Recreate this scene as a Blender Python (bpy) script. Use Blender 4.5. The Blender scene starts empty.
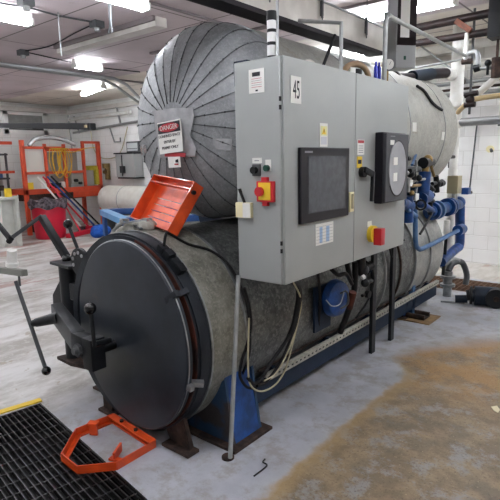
import bpy, bmesh, math, random
from math import sin, cos, pi, radians, sqrt
from mathutils import Vector, Matrix
random.seed(7)
S = bpy.context.scene
COL = S.collection

# ---------------------------------------------------------------- camera
H = 1.62; FPX = 503.0; HEAD = radians(39.6); PITCH = radians(10.1); ROLL = radians(1.2)
fw = Vector((-sin(HEAD)*cos(PITCH), cos(HEAD)*cos(PITCH), -sin(PITCH)))
_rt = Vector((cos(HEAD), sin(HEAD), 0)); _up = _rt.cross(fw)
rt = _rt*cos(ROLL) - _up*sin(ROLL); up = _up*cos(ROLL) + _rt*sin(ROLL)
EYE = Vector((0, 0, H))
cd = bpy.data.cameras.new('camera'); cam = bpy.data.objects.new('camera', cd); COL.objects.link(cam)
cd.sensor_width = 36; cd.lens = 36*FPX/500; cd.clip_start = 0.05; cd.clip_end = 100
m = Matrix.Identity(4)
for i in range(3):
    m[i][0] = rt[i]; m[i][1] = up[i]; m[i][2] = -fw[i]; m[i][3] = EYE[i]
cam.matrix_world = m
S.camera = cam
def _ray(px, py): return fw + rt*((px-250)/FPX) - up*((py-250)/FPX)
def PX(px, py, x): d = _ray(px, py); return EYE + d*((x-EYE[0])/d[0])   # point on the real plane x = const
def PY(px, py, y): d = _ray(px, py); return EYE + d*((y-EYE[1])/d[1])
def PZ(px, py, z=0): d = _ray(px, py); return EYE + d*((z-EYE[2])/d[2])

# ---------------------------------------------------------------- world, exposure
w = bpy.data.worlds.new('world'); S.world = w; w.use_nodes = True
w.node_tree.nodes['Background'].inputs[0].default_value = (.8, .9, 1, 1)
w.node_tree.nodes['Background'].inputs[1].default_value = 0.3
vs = S.view_settings
vs.view_transform = 'Standard'; vs.look = 'None'; vs.gamma = 1; vs.use_curve_mapping = False
vs.exposure = 1.2
LAMP = 22.0        # strength of the fluorescent diffusers

# ---------------------------------------------------------------- materials
def lin(c):
    if isinstance(c, str):
        c = [int(c[i:i+2], 16)/255 for i in (0, 2, 4)]
    return tuple(v/12.92 if v <= .04045 else ((v+.055)/1.055)**2.4 for v in c) + (1,)
_mc = {}
def mat(name, col, rough=.5, metal=0.0, col2=None, scale=6, amt=.5, bump=0, bscale=60, emit=0, alpha=1, trans=0, detail=5, contrast=(.4, .6), coat=0):
    if name in _mc: return _mc[name]
    m = bpy.data.materials.new(name); m.use_nodes = True; nt = m.node_tree; N = nt.nodes; L = nt.links
    b = N['Principled BSDF']; b.inputs['Base Color'].default_value = lin(col)
    b.inputs['Roughness'].default_value = rough; b.inputs['Metallic'].default_value = metal
    if coat: b.inputs['Coat Weight'].default_value = coat
    if max(lin(col)[:3]) < .08: b.inputs['Specular IOR Level'].default_value = .28
    if alpha < 1: b.inputs['Alpha'].default_value = alpha
    if trans: b.inputs['Transmission Weight'].default_value = trans
    if emit:
        b.inputs['Emission Color'].default_value = lin(col); b.inputs['Emission Strength'].default_value = emit
    tc = N.new('ShaderNodeTexCoord')
    if col2 is not None:
        n = N.new('ShaderNodeTexNoise'); n.inputs['Scale'].default_value = scale; n.inputs['Detail'].default_value = detail
        L.new(tc.outputs['Object'], n.inputs['Vector'])
        r = N.new('ShaderNodeValToRGB'); r.color_ramp.elements[0].position = contrast[0]; r.color_ramp.elements[1].position = contrast[1]
        r.color_ramp.elements[0].color = lin(col); 
        c1, c2 = lin(col), lin(col2)
        r.color_ramp.elements[1].color = tuple(c1[i]*(1-amt)+c2[i]*amt for i in range(3)) + (1,)
        L.new(n.outputs['Fac'], r.inputs['Fac']); L.new(r.outputs['Color'], b.inputs['Base Color'])
    if bump:
        n = N.new('ShaderNodeTexNoise'); n.inputs['Scale'].default_value = bscale; n.inputs['Detail'].default_value = 3
        L.new(tc.outputs['Object'], n.inputs['Vector'])
        bp = N.new('ShaderNodeBump'); bp.inputs['Strength'].default_value = bump; bp.inputs['Distance'].default_value = .01
        L.new(n.outputs['Fac'], bp.inputs['Height']); L.new(bp.outputs['Normal'], b.inputs['Normal'])
    _mc[name] = m
    return m

def node_helpers(m):
    nt = m.node_tree; N = nt.nodes; L = nt.links
    def new(t, **kw):
        n = N.new(t)
        for k, v in kw.items(): setattr(n, k, v)
        return n
    def noise(vec, scale, detail=4, rough=.5):
        n = new('ShaderNodeTexNoise'); n.inputs['Scale'].default_value = scale; n.inputs['Detail'].default_value = detail
        n.inputs['Roughness'].default_value = rough
        L.new(vec, n.inputs['Vector']); return n.outputs['Fac']
    def math_(op, a, b=None, c=None, clamp=False):
        n = new('ShaderNodeMath', operation=op); n.use_clamp = clamp
        for i, v in enumerate((a, b, c)):
            if v is None: continue
            if isinstance(v, (int, float)): n.inputs[i].default_value = v
            else: L.new(v, n.inputs[i])
        return n.outputs[0]
    def smooth(v, a, b):
        n = new('ShaderNodeMapRange', interpolation_type='SMOOTHSTEP')
        L.new(v, n.inputs['Value']); n.inputs['From Min'].default_value = a; n.inputs['From Max'].default_value = b
        return n.outputs[0]
    def mix(f, a, b):
        n = new('ShaderNodeMix', data_type='RGBA')
        if isinstance(f, (int, float)): n.inputs[0].default_value = f
        else: L.new(f, n.inputs[0])
        for i, v in ((6, a), (7, b)):
            if isinstance(v, str): n.inputs[i].default_value = lin(v)
            else: L.new(v, n.inputs[i])
        return n.outputs[2]
    return new, noise, math_, smooth, mix, N, L

def galv(name, c1, c2, c3, rough=.45, metal=.55, spangle=38, dirt=None):
    """galvanised sheet: spangle cells, blotches"""
    m = bpy.data.materials.new(name); m.use_nodes = True
    new, noise, math_, smooth, mix, N, L = node_helpers(m)
    b = N['Principled BSDF']; tc = new('ShaderNodeTexCoord'); o = tc.outputs['Object']
    wv = new('ShaderNodeVectorMath', operation='ADD'); nn_ = new('ShaderNodeTexNoise'); nn_.inputs['Scale'].default_value = 30; L.new(o, nn_.inputs['Vector'])
    sc_ = new('ShaderNodeVectorMath', operation='SCALE'); sc_.inputs[3].default_value = .06; L.new(nn_.outputs['Color'], sc_.inputs[0]); L.new(o, wv.inputs[0]); L.new(sc_.outputs[0], wv.inputs[1])
    v = new('ShaderNodeTexVoronoi'); v.inputs['Scale'].default_value = spangle; L.new(wv.outputs[0], v.inputs['Vector'])
    sp = new('ShaderNodeSeparateColor'); L.new(v.outputs['Color'], sp.inputs[0])
    blot = smooth(noise(o, 9, 6, .65), .35, .68)
    c = mix(blot, c1, c2)
    fine = smooth(noise(o, 45, 4, .7), .55, .72)
    c = mix(math_('MULTIPLY', fine, .6), c, c3)
    c = mix(math_('MULTIPLY', smooth(sp.outputs[0], .45, 1), .4), c, c3)
    c = mix(math_('MULTIPLY', smooth(noise(o, 22, 6, .75), .54, .62), .35), c, c2)
    if dirt:
        d = smooth(noise(o, 4, 6, .7), .56, .72)
        c = mix(math_('MULTIPLY', d, .6), c, dirt)
    L.new(c, b.inputs['Base Color'])
    r = math_('MULTIPLY_ADD', sp.outputs[1], .2, rough-.1); L.new(r, b.inputs['Roughness'])
    b.inputs['Metallic'].default_value = metal
    bp = new('ShaderNodeBump'); bp.inputs['Strength'].default_value = .25; bp.inputs['Distance'].default_value = .01
    L.new(noise(o, 14, 3), bp.inputs['Height']); L.new(bp.outputs['Normal'], b.inputs['Normal'])
    return m
M_CLAD_F = galv('cladding_dusty', '8e8d82', '6c6b62', 'aeada2', .5, .3, 75, '6e6048')
M_CLAD = galv('cladding_galvanised_shaded', '484a49', '666866', '999c99', .42, .4, 60)  # barrel colour darkened to carry the shade beneath the cabinet
M_CLAD_R = galv('cladding_bright', '8f918c', 'a9aaa4', 'b9bab4', .5, .3, 60)
M_HEAD = galv('head_galvanised', '8d9092', '7b7e80', 'a5a8a9', .5, .25, 80)
M_UPPER = galv('upper_cladding', 'a5a59c', '96968f', 'b8b8b0', .5, .25, 70, '8a7f6a')
M_BLK = mat('black_paint', '15171a', .42, 0, '24272b', 5, .6, .1)
M_DOOR = None
M_RING = mat('dark_ring_paint', '20242a', .5, .1, '30343a', 7, .6, .15)
M_RUST = mat('rusty_gasket', '5a2a1b', .8, .1, '201614', 9, .9, .4)
M_RUST2 = mat('rusty_dark', '4a3a33', .75, .2, '2a2422', 20, .8, .3)
def strut_mat():
    m = bpy.data.materials.new('slotted_strut'); m.use_nodes = True
    new, noise, math_, smooth, mix, N, L = node_helpers(m)
    b = N['Principled BSDF']; tc = new('ShaderNodeTexCoord'); o = tc.outputs['Object']
    sx = new('ShaderNodeSeparateXYZ'); L.new(o, sx.inputs[0])
    fr = math_('FRACT', math_('MULTIPLY', sx.outputs[1], 20)); a = math_('LESS_THAN', fr, .45)
    zb = math_('LESS_THAN', math_('ABSOLUTE', math_('SUBTRACT', sx.outputs[2], .2545)), .0055)
    k = math_('MULTIPLY', a, zb)
    base = mix(smooth(noise(o, 25, 5), .4, .6), 'aeaba0', '96948a')
    L.new(mix(k, base, '1b1b1c'), b.inputs['Base Color']); b.inputs['Roughness'].default_value = .6
    return m
M_CREAM = strut_mat()
M_STEEL = mat('steel', 'a8abac', .35, .8, '7d7f80', 20, .5)
M_ROD = mat('grey_rod', '55585a', .4, .6)
M_BALL = mat('black_plastic', '0e0e10', .18, 0, coat=.6)
M_RUB = mat('black_rubber', '151517', .6)
M_BLUE = mat('blue_paint', '15498c', .38, 0, '0c2850', 12, .7, .15)
M_BLUEL = mat('blue_worn_paint', '31639b', .45, 0, '6a86a0', 16, .4, .1)
M_BLUELD = mat('slate_blue_paint', '2b4a6a', .5)
M_BLUED = mat('dark_blue_beam', '14243a', .5, 0, '1d3044', 9, .5, .1)
M_ORANGE = mat('orange_paint', 'e4551f', .38, 0, 'b93a18', 12, .5, .05, coat=.3)
M_ORANGE2 = mat('orange_rack_paint', 'd8502c', .5, 0, 'b8412a', 8, .4)
M_CAB = mat('grey_enclosure', 'a2a6a3', .38, .1, '999d9b', 3, .5, .02, 30)
M_CABB = mat('grey_enclosure_bottom', '8c9292', .5)
M_SEAM = mat('seam_black', '1c1d1f', .5)
M_HMI = mat('hmi_bezel', '1b191f', .35, 0)
M_SCREEN = mat('hmi_screen', '484b50', .22, .1, '585b60', 30, .6)
M_REC = mat('recorder_case', '48494d', .45, .1)
M_REC2 = mat('recorder_side', '1c1a22', .5)
M_RECWIN = mat('recorder_window', 'a3a5a8', .2, 0, '95979b', 9, .5)
M_WHITE = mat('white_paint', 'f0f0ee', .5)
M_PAPER = mat('paper', 'e4e4de', .7)
M_CREAMP = mat('cream_card', 'e8dfb4', .7)
M_YEL = mat('yellow', 'e6c32c', .5)
M_YELP = mat('pale_yellow_sticker', 'dcdca0', .6)
M_RED = mat('red_plastic', 'c8202c', .35, coat=.3)
M_RED2 = mat('red_bin_plastic', 'd01a38', .4, 0, 'b81532', 3, .5)
M_GREEN = mat('green_button', '1d4a3c', .35)
M_INK = mat('ink', '2c2c30', .6)
M_INKG = mat('grey_ink', '8a8c90', .6)
M_INKB = mat('blue_ink', '9cbad8', .6)
M_REDINK = mat('red_ink', 'b03038', .6)
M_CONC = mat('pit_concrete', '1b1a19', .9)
M_GRATE = mat('grate_steel', '4a4849', .35, .7, '1c1a1a', 12, .7)
M_GRATER = mat('rusty_grate', '8a6a54', .6, .3, '5a4234', 20, .6)
M_PIPEW = mat('white_pipe', 'e4e4e0', .5, 0, 'cac6bc', 7, .5)
M_PIPEG = mat('grey_conduit', '9a9c9c', .4, .5)
M_CONDUIT = mat('galvanised_conduit', 'b0b3b2', .4, .45, '8a8d8c', 18, .4)
M_PIPED = mat('dark_brown_pipe', '1c1617', .5, .1, '33231f', 9, .5)
M_MAROON = mat('maroon_wrap', '1a0c11', .6)
M_NAVY = mat('navy_wrap', '12202e', .6)
M_BRASS = mat('brass', '9a8252', .35, .7, '6b5838', 25, .5)
M_BEIGE = mat('beige_box', 'a9a182', .5)
M_TAN = mat('tan_jacket', 'a58a6c', .7)
M_PLYW = mat('insulated_white', 'd4d2ca', .6, 0, 'c0bdb2', 6, .5)
M_LIGHTG = mat('light_grey_machine', 'c9cbc4', .5, 0, 'aeb0a8', 5, .5)
M_DKG = mat('dark_grey', '4c4e50', .5, .2)
M_GLOVE = mat('grey_cloth', 'a9a8a0', .9, 0, '8b8a80', 30, .6)
M_CORDY = mat('yellow_cord', 'd9a92a', .5)
M_CORDC = mat('cream_cord', 'b9b193', .6)
M_BAG = mat('bin_liner', '3a3438', .25, 0, '8b7f88', 14, .6, .8, 20)
M_YCLOTH = mat('olive_yellow_cloth', 'a89a28', .9, 0, 'c2b43c', 20, .6, .4)
M_BCLOTH = mat('blue_rag', '2060c0', .9, 0, '16489a', 22, .6, .5)
M_LBLUE = mat('light_blue_paint', '5f9fd0', .4, 0, '4a86bc', 8, .5)
M_DBLUE = mat('deep_blue_tray', '1d4a86', .5)
M_LEAF = mat('cream_scrap', 'd8cfae', .8)
M_BEAMW = mat('white_beam', 'd2cec8', .6, 0, 'bcb6b0', 6, .5)
M_GLASS = mat('grey_window_film', '8f918e', .4, 0, 'a9aaa6', 6, .4)
M_TRUNK = mat('galvanised_trunking', 'd2cec6', .35, .3, 'b3aea6', 5, .6)
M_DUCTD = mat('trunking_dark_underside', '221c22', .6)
M_LAMPM = mat('lamp_housing', 'dcdcd8', .5)
M_TUBE = mat('fluorescent_diffuser', 'f4f8ff', .5, emit=LAMP)
M_DECALB = mat('blue_bottle', '2f3fd0', .2)

def door_mat():
    m = bpy.data.materials.new('door_graphite_paint'); m.use_nodes = True
    new, noise, math_, smooth, mix, N, L = node_helpers(m)
    b = N['Principled BSDF']; tc = new('ShaderNodeTexCoord'); o = tc.outputs['Object']
    c = mix(smooth(noise(o, 3, 5, .6), .35, .65), '1f242b', '2a3038')
    c = mix(math_('MULTIPLY', smooth(noise(o, 40, 5, .75), .66, .75), .5), c, '6b7078')
    c = mix(math_('MULTIPLY', smooth(noise(o, 7, 5, .7), .6, .72), .5), c, '3b2f2e')
    L.new(c, b.inputs['Base Color'])
    b.inputs['Roughness'].default_value = .38; b.inputs['Metallic'].default_value = .1; b.inputs['Specular IOR Level'].default_value = .4
    bp = new('ShaderNodeBump'); bp.inputs['Strength'].default_value = .08; L.new(noise(o, 5, 2), bp.inputs['Height']); L.new(bp.outputs['Normal'], b.inputs['Normal'])
    return m
M_DOOR = door_mat()

def floor_mat():
    m = bpy.data.materials.new('floor_worn_concrete'); m.use_nodes = True
    new, noise, math_, smooth, mix, N, L = node_helpers(m)
    b = N['Principled BSDF']; tc = new('ShaderNodeTexCoord'); o = tc.outputs['Object']
    sx = new('ShaderNodeSeparateXYZ'); L.new(o, sx.inputs[0]); x, y = sx.outputs[0], sx.outputs[1]
    nb = noise(o, 1.6, 6, .6); nf = noise(o, 14, 5, .65); nf2 = noise(o, 60, 4, .7)
    wob = math_('MULTIPLY_ADD', math_('SUBTRACT', nb, .5), .9, math_('MULTIPLY', math_('SUBTRACT', nf, .5), .18))
    grey = mix(smooth(nb, .35, .65), '9b9da4', 'b2b5bb')
    grey = mix(math_('MULTIPLY', smooth(noise(o, 5, 6, .7), .46, .62), .65), grey, '8c867b')
    grey = mix(math_('MULTIPLY', smooth(nf2, .6, .75), .35), grey, '5c5a56')
    # worn-through brown concrete on the aisle side: beyond x = -1.42 (and farther over beyond y = 4.2)
    e = math_('ADD', math_('ADD', x, 1.40), math_('MULTIPLY', wob, .3))
    step = math_('MULTIPLY', smooth(y, 3.5, 3.8), .22); e = math_('ADD', e, step)
    far_fade = math_('MULTIPLY', smooth(y, 3.9, 5.6), math_('MULTIPLY_ADD', nb, 1.2, .25)); e = math_('SUBTRACT', e, far_fade)
    soft = math_('MULTIPLY_ADD', smooth(y, 3.5, 4.5), .35, .035)
    bm = math_('DIVIDE', e, soft, clamp=True)
    br = mix(smooth(noise(o, 4.5, 7, .7), .4, .6), '74644f', '8f7d62')
    br = mix(math_('MULTIPLY', smooth(noise(o, 5, 7, .75), .5, .62), .75), br, '8e8f8e')
    br = mix(math_('MULTIPLY', smooth(noise(o, 2.3, 6, .65), .5, .62), .6), br, '5f564a')
    orange = math_('MULTIPLY', smooth(y, 3.0, 3.7), smooth(noise(o, 3, 6, .6), .38, .6))
    br = mix(math_('MULTIPLY', orange, .75), br, 'a37c48')
    br = mix(math_('MULTIPLY', smooth(nf2, .54, .66), .6), br, '463d31')
    br = mix(math_('MULTIPLY', smooth(noise(o, 70, 3, .8), .62, .68), .8), br, 'b9a37e')
    rim = math_('MULTIPLY', smooth(e, -.03, .015), math_('MULTIPLY', math_('SUBTRACT', 1, smooth(y, 3.4, 4.0)), math_('SUBTRACT', 1, smooth(e, .03, .14))))
    c = mix(bm, grey, br)
    c = mix(math_('MULTIPLY', rim, .6), c, 'a48a5e')
    # left bay: pale paint with streaks and brick-red patches
    lf = smooth(math_('ADD', math_('MULTIPLY', x, -1), math_('MULTIPLY', wob, .4)), 2.75, 3.3)
    mp = new('ShaderNodeMapping'); mp.inputs['Scale'].default_value = (1, .38, 1); mp.inputs['Rotation'].default_value = (0, 0, radians(35)); L.new(o, mp.inputs[0])
    st = noise(mp.outputs[0], 2.6, 7, .65)
    pale = mix(smooth(st, .4, .6), 'c8c7c4', '9f9b93')
    pale = mix(math_('MULTIPLY', smooth(nf, .5, .7), .5), pale, 'cfcdc9')
    redm = smooth(noise(mp.outputs[0], 2.3, 6, .6), .53, .58)
    pale = mix(math_('MULTIPLY', math_('MULTIPLY', redm, smooth(y, 2.2, 2.9)), .7), pale, '9a7064')
    pale = mix(math_('MULTIPLY', smooth(noise(o, 4.2, 6, .7), .6, .66), .6), pale, '8f8068')
    c = mix(lf, c, pale)
    # beige strip at the foot of the back wall
    c = mix(smooth(y, 6.9, 7.0), c, mix(.3, pale, 'c9c0b0'))
    L.new(c, b.inputs['Base Color'])
    r = math_('MULTIPLY_ADD', nf, .3, .38); L.new(r, b.inputs['Roughness'])
    bp = new('ShaderNodeBump'); bp.inputs['Strength'].default_value = .25; bp.inputs['Distance'].default_value = .01
    h = math_('ADD', math_('MULTIPLY', nf2, .4), math_('MULTIPLY', bm, -.5)); L.new(h, bp.inputs['Height']); L.new(bp.outputs['Normal'], b.inputs['Normal'])
    return m

def block_mat(name, axis, c1='f0f0ee', c2='e2e1de', mortar='d4d2ce'):
    m = bpy.data.materials.new(name); m.use_nodes = True
    new, noise, math_, smooth, mix, N, L = node_helpers(m)
    b = N['Principled BSDF']; tc = new('ShaderNodeTexCoord'); o = tc.outputs['Object']
    s = new('ShaderNodeSeparateXYZ'); L.new(o, s.inputs[0]); cb = new('ShaderNodeCombineXYZ')
    L.new(s.outputs[axis], cb.inputs[0]); L.new(s.outputs[2], cb.inputs[1])
    br = new('ShaderNodeTexBrick'); L.new(cb.outputs[0], br.inputs['Vector'])
    br.inputs['Scale'].default_value = 1; br.inputs['Brick Width'].default_value = .42; br.inputs['Row Height'].default_value = .21
    br.inputs['Mortar Size'].default_value = .006; br.inputs['Mortar Smooth'].default_value = .6
    br.inputs['Color1'].default_value = lin(c1); br.inputs['Color2'].default_value = lin(c1); br.inputs['Mortar'].default_value = lin(mortar)
    c = mix(math_('MULTIPLY', smooth(noise(o, 2.5, 5), .45, .7), .5), br.outputs['Color'], c2)
    c = mix(math_('MULTIPLY', smooth(noise(o, 20, 5, .7), .68, .74), .5), c, 'b8a890')
    L.new(c, b.inputs['Base Color']); b.inputs['Roughness'].default_value = .45
    bp = new('ShaderNodeBump'); bp.inputs['Strength'].default_value = .5; bp.inputs['Distance'].default_value = .01; bp.invert = True
    L.new(br.outputs['Fac'], bp.inputs['Height']); L.new(bp.outputs['Normal'], b.inputs['Normal'])
    return m

def ceiling_mat():
    m = bpy.data.materials.new('ceiling_boards'); m.use_nodes = True
    new, noise, math_, smooth, mix, N, L = node_helpers(m)
    b = N['Principled BSDF']; tc = new('ShaderNodeTexCoord'); o = tc.outputs['Object']
    s = new('ShaderNodeSeparateXYZ'); L.new(o, s.inputs[0]); cb = new('ShaderNodeCombineXYZ')
    L.new(s.outputs[0], cb.inputs[0]); L.new(s.outputs[1], cb.inputs[1])
    br = new('ShaderNodeTexBrick'); L.new(cb.outputs[0], br.inputs['Vector']); br.offset = 0
    br.inputs['Scale'].default_value = 1; br.inputs['Brick Width'].default_value = 2.44; br.inputs['Row Height'].default_value = 1.22
    br.inputs['Mortar Size'].default_value = .012
    near = mix(smooth(noise(o, 1.2, 4), .4, .65), 'c4b7ba', 'b5a9ab')  # mauve camera colour cast painted into the near ceiling bay
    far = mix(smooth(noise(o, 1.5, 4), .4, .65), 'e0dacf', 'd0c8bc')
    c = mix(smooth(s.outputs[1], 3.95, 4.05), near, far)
    c = mix(math_('MULTIPLY', smooth(noise(o, 3.5, 6, .7), .6, .72), .5), c, '8a7864')
    c = mix(br.outputs['Fac'], c, '6e6664')
    L.new(c, b.inputs['Base Color']); b.inputs['Roughness'].default_value = .7
    return m

# ---------------------------------------------------------------- mesh builder
class MB:
    def __init__(s): s.bm = bmesh.new()
    def _add(s, verts, faces):
        v = [s.bm.verts.new(p) for p in verts]
        for f in faces:
            try: s.bm.faces.new([v[i] for i in f])
            except ValueError: pass
        return s
    def box(s, c, d, R=None, bev=0):
        c = Vector(c); t = bmesh.new(); bmesh.ops.create_cube(t, size=1)
        for v in t.verts: v.co = Vector((v.co.x*d[0], v.co.y*d[1], v.co.z*d[2]))
        if bev: bmesh.ops.bevel(t, geom=t.edges[:], offset=bev, segments=2, affect='EDGES', profile=.7)
        for v in t.verts:
            v.co = (R @ v.co if R is not None else v.co) + c
        s._merge(t); return s
    def b2(s, a, b, bev=0):   # box from two corners
        a = Vector(a); b = Vector(b)
        return s.box((a+b)/2, [abs(b[i]-a[i]) for i in range(3)], None, bev)
    def _merge(s, t):
        me = bpy.data.meshes.new('t'); t.to_mesh(me); t.free(); s.bm.from_mesh(me); bpy.data.meshes.remove(me)
    def bar(s, a, b, wd, ht, upv=(0, 0, 1), bev=0):   # rectangular bar a->b
        a = Vector(a); b = Vector(b); z = (b-a).normalized(); u = Vector(upv)
        x = u.cross(z)
        if x.length < 1e-4: x = Vector((1, 0, 0)).cross(z)
        x.normalize(); y = z.cross(x)
        R = Matrix((x, y, z)).transposed()
        return s.box((a+b)/2, (wd, ht, (b-a).length), R, bev)
    def cyl(s, a, b, r, r2=None, n=20, cap=True):
        a = Vector(a); b = Vector(b); r2 = r if r2 is None else r2
        z = (b-a).normalized(); x = z.orthogonal().normalized(); y = z.cross(x)
        vs = []
        for p, rr in ((a, r), (b, r2)):
            for i in range(n):
                t = 2*pi*i/n; vs.append(p + x*rr*cos(t) + y*rr*sin(t))
        fs = [(i, (i+1) % n, n+(i+1) % n, n+i) for i in range(n)]
        if cap: fs += [tuple(range(n-1, -1, -1)), tuple(range(n, 2*n))]
        return s._add(vs, fs)
    def ring(s, a, b, ro, ri, n=64):
        a = Vector(a); b = Vector(b); z = (b-a).normalized(); x = z.orthogonal().normalized(); y = z.cross(x)
        vs = []
        for p, rr in ((a, ro), (b, ro), (b, ri), (a, ri)):
            for i in range(n):
                t = 2*pi*i/n; vs.append(p + x*rr*cos(t) + y*rr*sin(t))
        fs = []
        for k in range(4):
            k2 = (k+1) % 4
            for i in range(n):
                j = (i+1) % n; fs.append((k*n+i, k*n+j, k2*n+j, k2*n+i))
        return s._add(vs, fs)
    def tube(s, pts, r, n=10, smooth=4, closed=False):
        pts = [Vector(p) for p in pts]
        if smooth and len(pts) > 2:
            out = []
            P = [pts[0]*2-pts[1]] + pts + [pts[-1]*2-pts[-2]]
            for i in range(1, len(P)-2):
                for k in range(smooth):
                    t = k/smooth; p0, p1, p2, p3 = P[i-1:i+3]
                    out.append(.5*((2*p1)+(p2-p0)*t+(2*p0-5*p1+4*p2-p3)*t*t+(3*p1-p0-3*p2+p3)*t**3))
            out.append(pts[-1]); pts = out
        vs = []; fs = []; x = None; m_ = len(pts)
        for i, p in enumerate(pts):
            a = pts[max(i-1, 0)]; b = pts[min(i+1, m_-1)]
            z = (b-a).normalized()
            if x is None: x = z.orthogonal().normalized()
            x = (x - z*x.dot(z)).normalized(); y = z.cross(x)
            rr = r[i*len(r)//m_] if isinstance(r, (list, tuple)) else r
            for k in range(n):
                t = 2*pi*k/n; vs.append(p + x*rr*cos(t) + y*rr*sin(t))
        for i in range(m_-1):
            for k in range(n):
                j = (k+1) % n; fs.append((i*n+k, i*n+j, (i+1)*n+j, (i+1)*n+k))
        fs += [tuple(range(n-1, -1, -1)), tuple(range((m_-1)*n, m_*n))]
        return s._add(vs, fs)
    def lathe(s, prof, o, axis, n=64):   # prof: (radius, distance along axis)
        o = Vector(o); z = Vector(axis).normalized(); x = z.orthogonal().normalized(); y = z.cross(x)
        rings = []
        for r, h in prof:
            if r < 1e-6: rings.append([s.bm.verts.new(o+z*h)])
            else: rings.append([s.bm.verts.new(o+z*h+x*r*cos(2*pi*i/n)+y*r*sin(2*pi*i/n)) for i in range(n)])
        for A, B in zip(rings, rings[1:]):
            for i in range(n):
                j = (i+1) % n
                q = [A[i % len(A)], A[j % len(A)], B[j % len(B)], B[i % len(B)]]
                u = []
                for v in q:
                    if v not in u: u.append(v)
                if len(u) > 2:
                    try: s.bm.faces.new(u)
                    except ValueError: pass
        return s
    def ball(s, c, r, sc=(1, 1, 1), n=16):
        t = bmesh.new(); bmesh.ops.create_uvsphere(t, u_segments=n, v_segments=max(8, n//2), radius=r)
        for v in t.verts: v.co = Vector((v.co.x*sc[0], v.co.y*sc[1], v.co.z*sc[2])) + Vector(c)
        s._merge(t); return s
    def prism(s, poly, off):    # poly of 3D points, extruded by vector off
        n = len(poly); off = Vector(off); p = [Vector(q) for q in poly]
        return s._add(p + [q+off for q in p], [tuple(range(n)), tuple(range(2*n-1, n-1, -1))] + [(i, n+i, n+(i+1) % n, (i+1) % n) for i in range(n)])
    def build(s, name, mt, parent=None, bevel=0, flat=False):
        bm = s.bm
        bmesh.ops.recalc_face_normals(bm, faces=bm.faces[:])
        me = bpy.data.meshes.new(name)
        if parent is not None: org = world_loc(parent)
        else:
            xs = [v.co for v in bm.verts]
            org = Vector(((min(v.x for v in xs)+max(v.x for v in xs))/2, (min(v.y for v in xs)+max(v.y for v in xs))/2, min(v.z for v in xs)))
        for v in bm.verts: v.co -= org
        bm.to_mesh(me); bm.free()
        for p in me.polygons: p.use_smooth = not flat
        if not flat: me.set_sharp_from_angle(angle=radians(38))
        o = bpy.data.objects.new(name, me); COL.objects.link(o)
        me.materials.append(mt)
        if parent is not None: o.parent = parent
        else: o.location = org
        if bevel:
            b = o.modifiers.new('bevel', 'BEVEL'); b.width = bevel; b.segments = 2; b.limit_method = 'ANGLE'; b.angle_limit = radians(40)
        return o
def world_loc(o):
    p = Vector((0, 0, 0))
    while o is not None: p += o.location; o = o.parent
    return p
def thing(name, label, cat, loc, group=None):
    o = bpy.data.objects.new(name, None); COL.objects.link(o); o.location = loc; o.empty_display_size = .1
    return tag(o, label, cat, group)
def tag(o, label, cat, group=None):
    o['label'] = label; o['category'] = cat
    if group: o['group'] = group
    return o
def struct(o, kind='structure'): o['kind'] = kind; return o
def text(body, name, mt, parent, pos, R, size, align='CENTER', ext=.0006):
    c = bpy.data.curves.new('f', 'FONT'); c.body = body; c.size = size; c.align_x = align; c.align_y = 'CENTER'; c.extrude = ext
    t = bpy.data.objects.new('f', c); COL.objects.link(t)
    bpy.context.view_layer.update()
    me = bpy.data.meshes.new_from_object(t.evaluated_get(bpy.context.evaluated_depsgraph_get()))
    bpy.data.objects.remove(t)
    org = world_loc(parent)
    for v in me.vertices: v.co = R @ v.co + Vector(pos) - org
    me.materials.clear(); me.materials.append(mt); me.name = name
    o = bpy.data.objects.new(name, me); COL.objects.link(o); o.parent = parent
    return o
R_SIDE = Matrix(((1, 0, 0), (0, 0, -1), (0, 1, 0)))          # text on a plane facing -Y (reads along +X)
R_FRONT = Matrix(((0, 0, 1), (1, 0, 0), (0, 1, 0)))          # text on a plane facing +X (reads along +Y)

# ================================================================ SETTING
XW, YW, ZC = -13.1, 8.0, 3.2
XR, YF = 4.5, -4.0
def pit_floor():
    c = bpy.data.curves.new('fl', 'CURVE'); c.dimensions = '2D'; c.fill_mode = 'BOTH'
    u = Vector((cos(radians(-8)), sin(radians(-8)), 0)); v = Vector((sin(radians(-8)), -cos(radians(-8)), 0))
    g0 = Vector((-3.2, 1.56, 0))
    near = [g0, g0+u*2.9, g0+u*2.9+v*1.0, g0+v*1.0]
    far = [Vector(p) for p in ((-3.2, 6.2, 0), (1.5, 6.2, 0), (1.5, 6.85, 0), (-3.2, 6.85, 0))]
    outer = [Vector(p) for p in ((XW, YF, 0), (XR, YF, 0), (XR, YW, 0), (XW, YW, 0))]
    for poly in (outer, near, far):
        sp = c.splines.new('POLY'); sp.points.add(len(poly)-1); sp.use_cyclic_u = True
        for i, p in enumerate(poly): sp.points[i].co = (p.x, p.y, 0, 1)
    t = bpy.data.objects.new('fl', c); COL.objects.link(t); bpy.context.view_layer.update()
    me = bpy.data.meshes.new_from_object(t.evaluated_get(bpy.context.evaluated_depsgraph_get()))
    bpy.data.objects.remove(t)
    if me.polygons and me.polygons[0].normal.z < 0: me.flip_normals()
    me.materials.clear(); me.materials.append(floor_mat())
    o = bpy.data.objects.new('floor', me); COL.objects.link(o); struct(o)
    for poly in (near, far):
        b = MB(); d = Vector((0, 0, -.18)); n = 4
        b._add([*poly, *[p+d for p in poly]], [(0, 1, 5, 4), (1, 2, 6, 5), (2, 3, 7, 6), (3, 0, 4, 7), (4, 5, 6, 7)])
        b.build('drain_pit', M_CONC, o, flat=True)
    return near, far, u, v
near_pit, far_pit, GU, GV = pit_floor()
def wall(name, a, b, mt):
    m_ = MB(); m_.b2(a, b); o = m_.build(name, mt, flat=True); return struct(o)
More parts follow.
